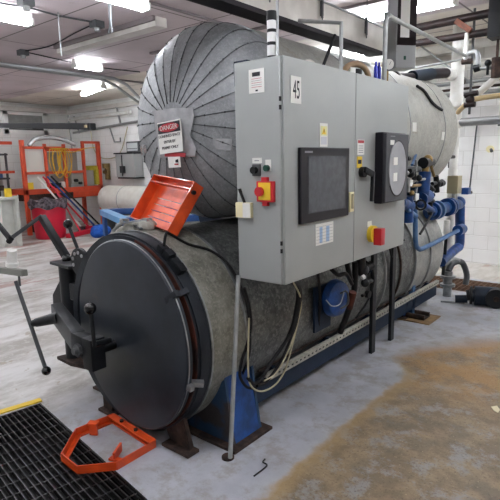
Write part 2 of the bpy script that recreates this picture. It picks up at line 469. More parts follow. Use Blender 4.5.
WB = block_mat('white_block_wall_back', 0); WL = block_mat('white_wall_left', 1, 'e9e9e6', 'dad9d4', 'cecbc6')
wall('wall_back', (XW-.2, YW, -.2), (XR+.2, YW+.2, ZC+.2), WB)
wall('wall_left', (XW-.2, YF-.2, -.2), (XW, YW, ZC+.2), WL)
wall('wall_right', (XR, YF-.2, -.2), (XR+.2, YW, ZC+.2), WL)
wall('wall_front', (XW, YF-.2, -.2), (XR, YF, ZC+.2), WB)
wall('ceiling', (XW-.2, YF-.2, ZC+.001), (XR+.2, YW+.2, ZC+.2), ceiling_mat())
# ceiling trims: box beam across the room, battens, perimeter ledge
M_SOFF = mat('soffit_paint', 'a89a9c', .6, 0, '8f8588', 5, .5)
M_SHAD = mat('dark_joint_strip', '7d7475', .7)
struct(MB().b2((-6.55, 3.9, ZC-.10), (-4.5, 4.06, ZC)).build('trim_1', M_BEAMW, flat=True))
struct(MB().b2((-6.55, 3.86, ZC-.05), (-4.5, 3.895, ZC)).build('trim_2', M_SHAD, flat=True))
struct(MB().b2((-4.17, -3.9, ZC-.02), (-4.14, 7.9, ZC)).build('trim_3', M_SHAD, flat=True))
struct(MB().b2((XW, YW-.12, 2.98), (-2.6, YW, 3.08)).build('trim_4', M_BEAMW, flat=True))
struct(MB().b2((XW, YF, 2.98), (XW+.14, YW-.12, 3.09)).build('trim_5', M_BEAMW, flat=True))
struct(MB().b2((-6.0, 5.05, ZC-.03), (4, 5.1, ZC)).build('trim_6', M_SHAD, flat=True))
struct(MB().b2((-8.3, -3.9, ZC-.03), (-8.25, 7.9, ZC)).build('trim_7', M_SHAD, flat=True))
struct(MB().b2((-1.2, -3.9, ZC-.05), (-1.1, 7.9, ZC)).build('trim_8', M_BEAMW, flat=True))
# window in the left wall
wn = MB(); x0 = XW+.001
wn.b2((x0, 6.15, 2.42), (x0+.05, 7.33, 2.52)).b2((x0, 6.15, 2.9), (x0+.05, 7.33, 3.0-.03)).b2((x0, 6.15, 2.42), (x0+.05, 6.27, 2.97)).b2((x0, 7.21, 2.42), (x0+.05, 7.33, 2.97))
win = struct(wn.build('window_1', M_WHITE, flat=True))
MB().b2((x0, 6.27, 2.52), (x0+.02, 7.21, 2.9)).build('window_pane', M_GLASS, win, flat=True)
MB().b2((x0+.02, 6.27, 2.52), (x0+.035, 7.21, 2.55)).b2((x0+.02, 6.9, 2.52), (x0+.035, 7.21, 2.58)).build('window_sash', M_DKG, win, flat=True)

# ================================================================ LIGHT FITTINGS
def lamp(cx, cy, L_, ang, label, z=ZC, drop=.09, grp='added fluorescent fill lights'):
    t = thing('ceiling_light', label, 'ceiling light', (cx, cy, z-drop), grp if label in LG else None)
    d = Vector((cos(ang), sin(ang), 0)); a = Vector((cx, cy, z-.03)) - d*L_/2; b = Vector((cx, cy, z-.03)) + d*L_/2
    MB().bar(a, b, .07, .06).bar(a-Vector((0, 0, .06)), a+d*.03-Vector((0, 0, .06)), .12, .07).bar(b-Vector((0, 0, .06)), b-d*.03-Vector((0, 0, .06)), .12, .07).build('housing', M_LAMPM, t)
    sd = Vector((-d.y, d.x, 0))*.04
    for q_ in (sd, -sd): MB().cyl(a+q_+d*.03-Vector((0, 0, .07)), b+q_-d*.03-Vector((0, 0, .07)), .02, n=12).build('fluorescent_tube', M_TUBE, t)
LG = ()
P2 = pi/2
lamp(-5.4, 2.2, 1.5, P2, 'bright fluorescent ceiling light at the upper left corner of the photo')
lamp(-4.1, 2.95, 1.0, P2, 'fluorescent ceiling light between the left corner light and the upper tank')
lamp(-9.4, 6.35, 1.3, radians(-15), 'fluorescent ceiling light over the orange workbench, farthest to the left')
lamp(-7.2, 4.8, .5, P2, 'short ceiling light just beyond the white ceiling beam')
lamp(-2.6, 5.35, 1.7, 0, 'bright ceiling light behind the galvanised overhead trunking')
LG = ('added fluorescent fill light out of view',)  # unseen fixtures added to brighten the foreground, walls and rear
for x_, y_, a_ in ((-1.6, .6, P2), (.3, 2.4, P2), (.6, 5.2, P2), (-3.6, -.4, P2), (1.2, -1.6, P2), (-7.5, .8, P2), (-11.5, 1.0, P2), (-12.2, 4.0, P2), (-10.4, 2.6, P2), (-11.6, -1.5, P2), (-.4, 7.0, 0), (-4.2, 7.0, 0), (1.5, 7.0, 0)):
    lamp(x_, y_, 1.6, a_, LG[0])

# ================================================================ RETORT (lower vessel)
TX, TZ, TR = -2.41, .615, .605
ret = thing('retort_vessel', 'large horizontal galvanised pressure vessel with round dark door, lying beneath the upper tank', 'pressure vessel', (TX, 1.84, 0))
def ringpts(y, r, a0, a1, n=24):
    return [Vector((TX+r*sin(a0+(a1-a0)*i/n), y, TZ+r*cos(a0+(a1-a0)*i/n))) for i in range(n+1)]
AX = (0, 1, 0)
MB().lathe([(TR-.03, 0), (TR, 0), (TR, .29), (TR-.03, .29)], (TX, 1.84, TZ), AX, 96).build('cladding_front_band', M_CLAD_F, ret)
MB().lathe([(TR-.015, 0), (TR-.012, 0), (TR-.012, 2.58), (TR-.03, 2.58)], (TX, 2.13, TZ), AX, 96).build('cladding_barrel', M_CLAD, ret)
MB().lathe([(TR-.03, 0), (TR-.01, 0), (TR-.01, .8), (TR-.03, .83), (TR-.08, .9), (.3, 1.0), (0, 1.03)], (TX, 4.71, TZ), AX, 96).build('cladding_rear_band', M_CLAD_R, ret)
for y_ in (1.84, 2.125, 4.02, 4.34, 4.7, 5.1):
    MB().ring((TX, y_, TZ), (TX, y_+.015, TZ), TR+.006, TR-.03, 96).build('cladding_strap', M_STEEL if y_ < 2.2 else (M_RUST2 if y_ == 4.34 else M_PIPEG), ret)
MB().ring((TX, 1.765, TZ), (TX, 1.842, TZ), .603, .54, 96).build('locking_ring', M_RING, ret)
MB().ring((TX, 1.752, TZ), (TX, 1.765, TZ), .592, .54, 96).build('gasket_seat', M_RING, ret)
_a = [radians(12+(148-12)*i/40) for i in range(41)]
MB().prism([(TX+.591*sin(t), 1.7515, TZ+.591*cos(t)) for t in _a]+[(TX+.545*sin(t), 1.7515, TZ+.545*cos(t)) for t in reversed(_a)], (0, -.005, 0)).build('rusted_gasket', M_RUST, ret)
# door, a few degrees ajar
DA = radians(-4.5); DN = Vector((sin(DA), -cos(DA), 0)); DU = Vector((cos(DA), sin(DA), 0)); DC = Vector((-2.357, 1.735, .628)); DR = .562
door = MB().lathe([(0, .0), (DR, 0), (DR, .026), (DR-.008, .034), (DR-.035, .036), (.3, .042), (0, .045)], DC, DN, 128).build('door', M_DOOR, ret)
MB().lathe([(DR+.0005, .018), (DR+.0015, .018), (DR+.0015, .026), (DR+.0005, .026)], DC, DN, 128).build('door_rim', M_STEEL, door)
def on_ring(a, r, y): return Vector((TX+r*sin(a), y, TZ+r*cos(a)))
# clamps on the ring to the right
for a_, mt_ in ((radians(57), M_RING), (radians(104), M_STEEL)):
    c = on_ring(a_, .585, 1.68); d = Vector((sin(a_), 0, cos(a_)))
    MB().bar(c-d*.05, c+d*.05, .035, .03, upv=AX, bev=.004).bar(c+d*.01+Vector((0, .03, 0)), c+d*.05+Vector((0, .08, 0)), .03, .03, upv=AX).build('ring_clamp', mt_, ret)
# latch blocks and sensor on top of the ring
lt = MB()
for k, a_ in enumerate((30, 35, 41, 45)):
    a_ = radians(a_); c = on_ring(a_, .62, 1.79)
    lt.box(c, (.05, .05, .04+.01*(k % 2)), Matrix.Rotation(-a_, 3, 'Y').inverted(), .006)
lt.build('latch_block', M_BLK, ret)
MB().tube([on_ring(radians(30), .64, 1.79), on_ring(radians(28), .70, 1.80), on_ring(radians(27), .69, 1.84), on_ring(radians(30), .62, 1.98), on_ring(radians(38), .615, 2.1), on_ring(radians(52), .62, 2.15), on_ring(radians(75), .62, 2.155), on_ring(radians(100), .62, 2.15), on_ring(radians(118), .62, 2.13)], .008, 8).build('sensor_cable', M_RUB, ret)
# hinge post and davit arm, left
PXc, PYc = -3.285, 1.9
MB().cyl((PXc, PYc, .2), (PXc, PYc, .93), .063, n=28).build('hinge_post', M_BLK, ret)
MB().cyl((PXc+.16, PYc+.03, .22), (PXc+.16, PYc+.03, .93), .035, n=20).build('hinge_pin', M_BLK, ret)
MB().prism([(PXc-.08, PYc-.09, .915), (PXc+.2, PYc-.11, .915), (PXc+.32, PYc+.02, .915), (PXc+.2, PYc+.12, .915), (PXc-.07, PYc+.09, .915)], (0, 0, .022)).build('hinge_plate', M_BLK, ret, .003)
MB().prism([(PXc-.1, PYc-.09, .19), (PXc+.1, PYc-.1, .19), (PXc+.36, PYc-.04, .19), (PXc+.3, PYc+.1, .19), (PXc-.06, PYc+.1, .19)], (0, 0, .025)).build('hinge_plate', M_RUST2, ret, .003)
MB().prism([(PXc-.04, PYc-.03, .82), (PXc-.19, PYc-.03, .66), (PXc-.2, PYc-.03, .55), (PXc-.03, PYc-.03, .33), (PXc+.05, PYc-.03, .4), (PXc+.05, PYc-.03, .78)], (0, .022, 0)).build('hinge_gusset', M_BLK, ret, .002)
for z_ in (.3, .68): MB().b2((PXc+.12, PYc-.07, z_), (-2.9, PYc+.03, z_+.12)).build('hinge_bracket', M_BLK, ret, .006)
# perforated quadrant beside the ring
q = MB().cyl((-2.95, 1.79, .98), (-2.95, 1.815, .98), .095, n=28)
q.build('hinge_quadrant', M_BLK, ret)
qh = MB()
for k in range(6):
    a_ = radians(200-k*38); qh.cyl((-2.95+.065*cos(a_), 1.783, .98+.065*sin(a_)), (-2.95+.065*cos(a_), 1.789, .98+.065*sin(a_)), .012, n=12)
qh.build('quadrant_hole', M_PIPEG, ret)
# davit arm: box beam to door centre
A0 = Vector((-3.16, 1.72, .62)); A1 = Vector((-2.62, 1.55, .575)); A2 = Vector((-2.36, 1.53, .545))
arm = MB().bar(A0, A1, .075, .13, bev=.008).bar(A1-Vector((.03, 0, 0)), Vector((-2.48, 1.55, .56)), .075, .13, bev=.008).build('door_arm', M_BLK, ret)
MB().b2((-2.52, 1.505, .445), (-2.43, 1.6, .635), .008).cyl((-2.49, 1.6, .54), (-2.49, 1.7, .545), .03, n=20).build('arm_hub', M_BLK, arm)
MB().cyl((-2.56, 1.49, .55), (-2.56, 1.525, .55), .04, n=6).cyl((-2.56, 1.47, .55), (-2.56, 1.49, .55), .02, n=16).build('arm_bolt', M_DKG, arm)
# screw with tommy bar
SB = Vector((-3.22, 1.6, .565)); SA = Vector((-3.02, 1.66, .625))
scr = MB().cyl(SA, SB, .04, .03, n=24).cyl(SB, SB+(SB-SA).normalized()*.03, .024, n=20).build('screw_sleeve', M_BLK, ret)
hb0 = Vector((-3.46, 1.6, .82)); hb1 = Vector((-3.15, 1.6, .235))
MB().cyl(hb0, hb1, .0135, n=14).build('tommy_bar', M_ROD, scr)
MB().ball(hb1, .032).build('knob', M_BALL, scr)
# ball lever in front of the door
MB().cyl((-2.255, 1.42, .67), (-2.265, 1.42, .86), .0115, n=12).cyl((-2.255, 1.42, .68), (-2.29, 1.54, .66), .016, n=12).build('lever', M_BLK, arm)
MB().ball((-2.267, 1.42, .875), .032).build('lever_knob', M_BALL, arm)
# crank on the post top
K0 = Vector((PXc, PYc, .95)); K1 = PY(42, 217, 1.9); K2 = PY(10, 239, 1.72); K3 = PY(-2, 224, 1.72)
ck = MB().bar(K0+Vector((0, 0, .01)), K1, .045, .05, bev=.004).build('crank_bar', M_BLK, ret)
MB().bar(K1+Vector((0, 0, .01)), K2, .02, .028, bev=.003).build('crank_link', M_ROD, ck)
MB().cyl(K2, K3, .02, n=14).cyl(K2-Vector((.02, 0, .02)), K2+Vector((.02, 0, .01)), .022, n=12).build('crank_grip', M_RUB, ck)
MB().ball(K0, .035).build('crank_knuckle', M_BALL, ck)
L0 = Vector((-3.02, 1.86, .97)); L1 = PY(68, 224, 1.9)
lv = MB().cyl(L0, L1, .012, n=12).build('latch_lever', M_BLK, ret); MB().ball(L1, .034).build('latch_lever_knob', M_BALL, lv)
# front feet under the ring
MB().prism([(-2.14, 1.77, .1), (-1.98, 1.77, .19), (-1.93, 1.77, .02), (-2.1, 1.77, .02)], (0, .03, 0)).b2((-2.12, 1.72, 0), (-1.9, 1.81, .02)).build('front_foot', M_RUST2, ret, .003)
MB().prism([(-2.66, 1.77, .08), (-2.76, 1.77, .14), (-2.76, 1.77, .02), (-2.66, 1.77, .02)], (0, .03, 0)).b2((-2.78, 1.74, 0), (-2.62, 1.81, .02)).build('front_foot', M_RUST2, ret, .003)
# saddles
M_WEB = mat('worn_blue_web', '24425f', .55, .1, '3a302b', 5, .9, .2, contrast=(.45, .55))
def saddle(y0, y1, xr, xo=-1.83, zo=.4, fm=None, a_top=66):
    MB().b2((TX-(xr-TX), y0-.05, 0), (xr, y1+.06, .018)).build('base_plate', M_RUST2, ret, .002)
    for yy in (y0, y1):
        for sgn in (1, -1):
            X_ = lambda v: TX + sgn*(v-TX)
            arc = [(TX+sgn*.597*sin(t), yy, TZ-.597*cos(t)) for t in [radians(a_top-(a_top-4)*i/10) for i in range(11)]]
            MB().prism([(X_(xr-.05), yy, .018), (X_(xr-.06), yy, .05), (X_(xo), yy, zo)]+arc+[(X_(TX+.05), yy, .0185)], (0, .018, 0)).build('saddle_web', M_WEB, ret)
    MB().prism([(xr-.05, y0+.018, .018), (xr-.062, y0+.018, .05), (xo-.015, y0+.018, zo), (xo-.03, y0+.018, zo), (xr-.075, y0+.018, .018)], (0, (y1-y0)-.018, 0)).build('saddle_flange', M_BLUE, ret)
saddle(1.96, 2.2, -1.72)
saddle(4.78, 4.98, -1.9, -2.0, .17, a_top=40)
MB().b2((-1.99, 4.72, 0), (-1.66, 5.05, .012)).build('shim_sheet', mat('stained_sheet', '8a6f4a', .7, 0, '5f4a34', 12, .6), ret)
MB().b2((-1.93, 4.80, .012), (-1.74, 4.83, .06)).b2((-1.93, 4.93, .012), (-1.74, 4.96, .06)).b2((-1.93, 4.80, .012), (-1.74, 4.96, .025)).build('rail_foot', M_RUST2, ret)
MB().b2((-1.93, 4.86, .02), (-1.885, 4.92, .2)).build('rail_post', M_BLUELD, ret)
MB().b2((-1.965, 2.3, .085), (-1.885, 4.75, .2)).b2((-1.965, 4.7, .085), (-1.885, 5.55, .2)).build('skid_rail', M_BLUED, ret, .004)
sr = MB().b2((-1.875, 2.36, .232), (-1.84, 5.5, .275)).build('perforated_strut', M_CREAM, ret, .002)
MB().b2((-1.93, 2.36, .285), (-1.9, 5.3, .297)).build('cable_rail', M_RUST2, ret)
for yy in (2.5, 3.2, 3.9, 4.6, 5.3): MB().b2((-2.0, yy, .2), (-1.88, yy+.03, .27)).build('strut_bracket', M_BLUED, ret)
MB().b2((-1.93, 4.86, .2), (-1.885, 4.92, .34)).build('blue_lug', M_BLUEL, ret)

# ================================================================ UPPER TANK
UX, UZ, UR = -2.43, 1.868, .64
upt = thing('upper_storage_tank', 'galvanised horizontal tank with radially seamed domed end, sitting on top of the lower vessel', 'storage tank', (UX, 2.2, UZ-UR))
HP = [(0, 0), (.12, .008), (.25, .035), (.38, .075), (.48, .12), (.56, .175), (.61, .24), (.635, .31), (UR, .40)]
hd_ = MB().lathe(HP, (UX, 2.2, UZ), AX, 96); nf_ = len(hd_.bm.faces)
MB().lathe([(UR-.01, .40), (UR+.004, .40), (UR+.004, 3.5), (UR-.03, 3.6), (.4, 3.72), (0, 3.76)], (UX, 2.2, UZ), AX, 96).build('cladding_shell', M_UPPER, upt)
sm = rv = hd_
NS = 27
for k in range(NS):
    a_ = 2*pi*(k+.35)/NS; d = Vector((sin(a_), 0, cos(a_)))
    pts = [Vector((UX, 2.2+h-.002, UZ)) + d*(r+.002) for r, h in HP if r > .1]
    sm.tube(pts, .0024, 5, 3)
    for r, h in HP[2:7]:
        p = Vector((UX, 2.2+h-.003, UZ)) + d*(r+.002); rv.ball(p, .0055, n=8)
M_SEAMG = mat('seam_grey', '4a4c4e', .6)
hd_ = hd_.build('domed_end', M_HEAD, upt); hd_.data.materials.append(M_SEAMG)
for i_, p_ in enumerate(hd_.data.polygons): p_.material_index = 1 if i_ >= nf_ else 0
for yy in (2.6, 3.5, 4.4, 5.3): MB().ring((UX, yy, UZ), (UX, yy+.014, UZ), UR+.008, UR-.01, 96).build('cladding_strap', M_STEEL, upt)
for yy in (2.75, 5.2):
    arcU = [(UX+.635*sin(t), yy, UZ-.635*cos(t)) for t in [radians(-40+80*i/12) for i in range(13)]]
    arcL = [(TX+.59*sin(t), yy, TZ+.59*cos(t)) for t in [radians(-36+72*i/12) for i in range(13)]]
    MB().prism(arcU+list(reversed(arcL)), (0, .05, 0)).build('saddle', M_BLUED, upt)
def on_upper(px, py, dr=.006):      # point on the cladding under a photo position
    best = None
    for i_ in range(400):
        x_ = UX+.2+(UR-.2+.03)*i_/400; p = PX(px, py, x_); e_ = abs(sqrt((p.x-UX)**2+(p.z-UZ)**2)-UR-dr)
        if p.y > 2.6 and (best is None or e_ < best[0]): best = (e_, p)
    return best[1]
for a, b in ((414.5, 127), (443, 136)):
    c = on_upper(a, b, .007); ang = math.atan2(c.z-UZ, c.x-UX)
    MB().box(c, (.003, .09, .08), Matrix.Rotation(-ang, 3, 'Y')).build('tank_label', M_PAPER, upt)['label'] = 'small white paper label'
# danger sign
SY = 2.165
SR = Matrix.Rotation(radians(-4), 3, 'Y')
sg = thing('danger_sign', 'white danger confined space sign with red and black header, taped to the domed tank end', 'sign', (-2.6, SY, 1.70))
a = PY(156.5, 122, SY); b = PY(184, 152.5, SY); c0 = Vector(((a.x+b.x)/2, SY, (a.z+b.z)/2)); sw, sh = .215, .195
MB().box(c0, (sw, .004, sh), SR).build('sign_board', M_PAPER, sg)
f = Vector((0, -.0035, 0))
MB().box(c0+f+SR @ Vector((0, 0, .058)), (sw*.94, .003, .062), SR).build('header', M_INK, sg)
ov = []
for i in range(32):
    t = 2*pi*i/32; ov.append(c0+f*1.6+SR @ Vector((.093*cos(t), 0, .058+.026*sin(t))))
MB().prism(ov, (0, -.001, 0)).build('header_oval', mat('sign_red', 'b3202e', .5), sg)
def stext(b_, dz, size, mt_, dx=0): return text(b_, 'lettering', mt_, sg, c0+f*1.9+SR @ Vector((dx, 0, dz)), SR @ R_SIDE, size)
stext('DANGER', .058, .04, M_PAPER); stext('CONFINED SPACE', .008, .0245, M_INK); stext('ENTER BY', -.028, .0245, M_INK); stext('PERMIT ONLY', -.064, .0245, M_INK)
# plastic wrap and papers behind the sign
M_FILM = mat('clear_tape_film', 'c3c5c6', .12, 0, 'e6e6e8', 12, .8, .8, 10, coat=.5, alpha=.5)
fm = MB()._add([PY(153, 111, SY+.022), PY(172, 108, SY+.018), PY(193, 108, SY+.022), PY(194, 116, SY+.024), PY(190, 135, SY+.03), PY(196, 148, SY+.045), PY(195, 156, SY+.055), PY(159, 158, SY+.03)], [(0, 1, 2, 3, 4, 5, 6, 7)])
o = fm.build('plastic_sheet', M_FILM, flat=True); o.modifiers.new('s', 'SOLIDIFY').thickness = .002
tag(o, 'crinkled clear plastic sheet stuck behind the danger sign', 'plastic sheet')
fm = MB()._add([PY(165, 152, SY+.012), PY(186, 153, SY+.012), PY(185.5, 157, SY+.012), PY(165, 156.5, SY+.012)], [(0, 1, 2, 3)])
o = fm.build('warning_tape', M_REDINK, flat=True); o.modifiers.new('s', 'SOLIDIFY').thickness = .002
tag(o, 'strip of red and white tape showing beneath the danger sign', 'tape')
nt_ = thing('paper_notice', 'small white paper notice with black and red marks hanging below the danger sign', 'notice', PY(174, 168, SY))
fm = MB()._add([PY(168, 157, SY), PY(180, 156.5, SY), PY(181, 167, SY), PY(169, 168, SY)], [(0, 1, 2, 3)])
o = fm.build('sheet', M_PAPER, nt_, flat=True); o.modifiers.new('s', 'SOLIDIFY').thickness = .002
MB().prism([PY(175.5, 160, SY-.003), PY(178, 159, SY-.003), PY(178.5, 162.5, SY-.003), PY(175.5, 162.5, SY-.003)], (0, -.001, 0)).build('black_mark', M_INK, nt_)
MB().prism([PY(174.5, 163.5, SY-.003), PY(178.5, 163.5, SY-.003), PY(178.5, 165, SY-.003), PY(174.5, 165, SY-.003)], (0, -.001, 0)).build('red_mark', M_REDINK, nt_)
def head_pt(px, py):      # point on the domed end under a photo position
    for yy in [2.15+.002*i for i in range(250)]:
        p = PY(px, py, yy); r = sqrt((p.x-UX)**2+(p.z-UZ)**2)
        for (r0, h0), (r1, h1) in zip(HP, HP[1:]):
            if r0 <= r <= r1 and yy >= 2.2+h0+(h1-h0)*(r-r0)/(r1-r0)-.006: return p
    return PY(px, py, 2.4)
def patch(pts, mt_, name, lab, cat):
    o = MB()._add([head_pt(*p)+Vector((0, -.004, 0)) for p in pts], [tuple(range(len(pts)))]).build(name, mt_, flat=True)
    o.modifiers.new('s', 'SOLIDIFY').thickness = .002; return tag(o, lab, cat)
patch([(213, 138), (233, 139), (232, 151), (216, 149)], M_FILM, 'plastic_pouch', 'empty clear plastic pouch stuck to the domed tank end, right of the danger sign', 'plastic pouch')
patch([(186, 140), (194, 143), (196, 157), (180, 156)], mat('torn_paper', 'b9b2b0', .6, 0, 'c87878', 20, .4), 'torn_label', 'torn label scraps at the lower right corner of the danger sign', 'label')
patch([(140, 146), (146, 145), (147, 153), (142, 155)], M_FILM, 'torn_tape', 'faded tape scrap near the left edge of the domed tank end', 'tape')

# ================================================================ CONTROL CABINET
CX0, CX1 = -1.775, -1.47; CY0, CYm, CY1 = 2.06, 2.79, 3.57; CZ0, CZ1 = .98, 2.115
cab = thing('control_cabinet', 'tall grey steel control cabinet with touch screen, mounted beside the vessels', 'electrical cabinet', ((CX0+CX1)/2, (CY0+CY1)/2, 0))
MB().b2((CX0, CY0+.004, CZ0), (CX1-.022, CY1, CZ1)).build('body', M_CAB, cab, .004)
MB().b2((CX0+.004, CY0-.018, CZ0+.004), (CX1-.012, CY0+.004, CZ1-.004)).build('side_panel', M_CAB, cab, .005)
d1 = MB().b2((CX1-.018, CY0-.002, CZ0+.002), (CX1, CYm-.003, CZ1-.002)).build('left_door', M_CAB, cab, .004)
d2 = MB().b2((CX1-.018, CYm+.003, CZ0+.002), (CX1, CY1, CZ1-.002)).build('right_door', M_CAB, cab, .004)
d1['label'] = 'door carrying the touch screen'; d2['label'] = 'door carrying the chart recorder'
for z_ in (1.15, 1.19, 1.86, 1.9): MB().cyl((CX1-.016, CY0-.012, z_), (CX1-.016, CY0-.012, z_+.022), .007, n=10).build('hinge', M_SEAM, cab)
for yy in (3.75, 4.13):
    MB().b2((-1.804, yy-.033, 0), (-1.776, yy+.033, 1.3)).build('support_leg', M_BLK, cab, .002)
MB().b2((CX0-.01, 2.3, 1.2), (CX0-.0, 4.1, 1.26)).b2((CX0-.01, 2.3, 1.02), (CX0-.0, 4.1, 1.06)).build('mounting_rail', M_BLK, cab)
MB().b2((CX0-.03, CY0+.02, CZ1-.11), (CX0, CY0+.06, CZ1+.012)).b2((CX0-.03, CY0+.02, CZ1+.0), (CX0+.06, CY0+.05, CZ1+.012)).build('lifting_lug', M_BLUED, cab)
# HMI
hm = MB().b2((CX1, 2.175, 1.285), (CX1+.02, 2.685, 1.68)).build('touch_screen', M_HMI, d1, .004)
MB().b2((CX1+.02, 2.245, 1.335), (CX1+.0215, 2.635, 1.635)).build('display', M_SCREEN, hm)
MB().b2((CX1+.02, 2.21, 1.652), (CX1+.0212, 2.285, 1.662)).build('name_line', M_INKG, hm)
def plate(parent, y0, z0, y1, z1, mt_, name, t=.0025, x=CX1): return MB().b2((x, y0, z0), (x+t, y1, z1)).build(name, mt_, parent, flat=True)
# notice 45
p = plate(d1, 2.115, 1.895, 2.205, 2.025, M_PAPER, 'white_notice')
text('45', 'handwriting', M_INK, p, (CX1+.003, 2.162, 1.957), R_FRONT @ Matrix.Diagonal((.5, 1, 1)), .125)
# yellow warning label
p = plate(d1, 2.385, 1.685, 2.465, 1.81, M_PAPER, 'warning_label')
plate(p, 2.392, 1.745, 2.458, 1.795, M_YELP, 'yellow_field', .0031)
MB().prism([(CX1+.003, 2.405, 1.752), (CX1+.003, 2.445, 1.752), (CX1+.003, 2.425, 1.79)], (.001, 0, 0)).build('warning_triangle', M_YEL, p)
MB().b2((CX1+.004, 2.422, 1.76), (CX1+.0045, 2.428, 1.778)).build('mark', M_INK, p)
plate(p, 2.395, 1.697, 2.455, 1.738, mat('pale_grey_print', 'c9cbd0', .6), 'print_field', .0031)
# table label under screen
p = plate(d1, 2.345, 1.145, 2.535, 1.265, M_PAPER, 'data_table_label')
for (ya, yb) in ((2.385, 2.415), (2.455, 2.49)): plate(p, ya, 1.155, yb, 1.245, M_INKB, 'blue_column', .003)
for k in range(6): MB().b2((CX1+.0026, 2.352, 1.158+.018*k), (CX1+.0033, 2.528, 1.1595+.018*k)).build('table_line', M_INKG, p)
# pale yellow door handle between the doors
hd = MB().b2((CX1, 2.715, 1.30), (CX1+.012, 2.765, 1.42), .004).build('latch_plate', M_CREAMP, d1)
MB().b2((CX1+.012, 2.728, 1.32), (CX1+.022, 2.75, 1.41), .004).build('latch', M_BEIGE, hd)
# right door furniture
p = plate(d2, 2.815, 1.64, 2.905, 1.73, M_PAPER, 'danger_label'); plate(p, 2.82, 1.71, 2.90, 1.727, M_REDINK, 'red_header', .003)
for k in range(4): plate(p, 2.83, 1.652+.013*k, 2.89, 1.656+.013*k, M_INKG, 'printed_line', .003)
p = plate(d2, 2.815, 1.56, 2.88, 1.63, M_YEL, 'yellow_caution_label'); plate(p, 2.825, 1.585, 2.87, 1.61, M_INK, 'printed_mark', .003)
h = MB().cyl((CX1, 2.87, 1.535), (CX1+.03, 2.87, 1.535), .033, n=20).build('door_handle', M_SEAM, d2)
MB().bar((CX1+.035, 2.85, 1.55), (CX1+.045, 2.955, 1.515), .035, .022, (1, 0, 0), .005).bar((CX1+.045, 2.945, 1.53), (CX1+.05, 2.925, 1.35), .022, .022, (1, 0, 0), .006).build('handle_grip', M_BLK, h)
# chart recorder
RY0, RY1 = 3.055, 3.42
rc = MB().b2((CX1, RY0, 1.325), (CX1+.055, RY1, 1.78)).build('chart_recorder', M_REC2, d2, .006)
MB().b2((CX1+.055, RY0+.01, 1.332), (CX1+.075, RY1, 1.773)).build('recorder_door', M_REC, rc, .004)
def disc_x(x, y, z, ry, rz, t, n=48): return [(x, y+ry*cos(2*pi*i/n), z+rz*sin(2*pi*i/n)) for i in range(n)], (t, 0, 0)
MB().prism(*disc_x(CX1+.075, 3.25, 1.545, .145, .185, .003)).build('window_frame', M_SEAM, rc)
MB().prism(*disc_x(CX1+.075, 3.238, 1.547, .135, .176, .006)).build('round_window', M_RECWIN, rc)
plate(rc, 3.165, 1.57, 3.225, 1.62, M_PAPER, 'chart_mark', .002, CX1+.0815); plate(rc, 3.165, 1.465, 3.225, 1.52, M_PAPER, 'chart_mark', .002, CX1+.0815)
plate(rc, 3.12, 1.70, 3.18, 1.73, M_PAPER, 'name_plate', .002, CX1+.075)
plate(rc, 3.12, 1.752, 3.19, 1.757, M_INKG, 'name_line', .002, CX1+.075)
MB().cyl((CX1+.065, RY1, 1.61), (CX1+.065, RY1+.04, 1.61), .016, n=14).build('recorder_latch', M_SEAM, rc)
# red / yellow isolator, right door
io = MB().cyl((CX1, 3.02, 1.13), (CX1+.03, 3.02, 1.13), .055, n=28).build('isolator_switch', M_YEL, d2)
MB().b2((CX1+.03, 3.0, 1.06), (CX1+.085, 3.06, 1.17), .008).build('isolator_handle', M_RED, io)
plate(io, 2.97, 1.18, 3.03, 1.215, M_PAPER, 'isolator_label')
# side panel furniture (faces -Y)
SYp = CY0-.018
def pl(parent, x0, z0, x1, z1, mt_, name, t=.0025): return MB().b2((x0, SYp-t, z0), (x1, SYp, z1)).build(name, mt_, parent, flat=True)
p = pl(cab, -1.672, 1.95, -1.575, 2.065, M_PAPER, 'side_notice')
pl(p, -1.65, 2.03, -1.60, 2.05, M_INK, 'logo_block', .003)
for k in range(5): pl(p, -1.655, 1.978+.01*k, -1.59, 1.98+.01*k, M_INKG if k % 2 else M_REDINK, 'printed_line', .003)
pl(p, -1.63, 1.958, -1.615, 1.966, M_INK, 'printed_dot', .003)
p = pl(cab, -1.66, 1.605, -1.598, 1.632, M_PAPER, 'switch_label'); pl(p, -1.645, 1.615, -1.615, 1.62, M_INKG, 'printed_line', .003)
p = MB().b2((-1.655, SYp-.012, 1.54), (-1.605, SYp, 1.60), .004).build('selector_switch', M_DKG, cab)
MB().cyl((-1.633, SYp-.035, 1.57), (-1.633, SYp-.012, 1.57), .018, n=18).build('selector_knob', M_BALL, p)
p = pl(cab, -1.575, 1.565, -1.54, 1.622, M_PAPER, 'button_plate'); MB().cyl((-1.562, SYp-.02, 1.58), (-1.562, SYp, 1.58), .016, n=18).build('green_button', M_GREEN, p)
es = MB().b2((-1.62, SYp-.022, 1.41), (-1.515, SYp, 1.515), .004).build('emergency_stop_box', M_RED, cab)
MB().b2((-1.605, SYp-.026, 1.42), (-1.53, SYp-.022, 1.508)).build('yellow_face', M_YEL, es)
MB().cyl((-1.592, SYp-.045, 1.463), (-1.592, SYp-.026, 1.463), .024, n=22).build('stop_button', M_RED, es)
MB().b2((-1.59, SYp-.02, 1.515), (-1.555, SYp, 1.535)).build('guard_lug', M_RED, es); MB().b2((-1.585, SYp-.02, 1.39), (-1.555, SYp, 1.41)).build('guard_lug', M_RED, es)
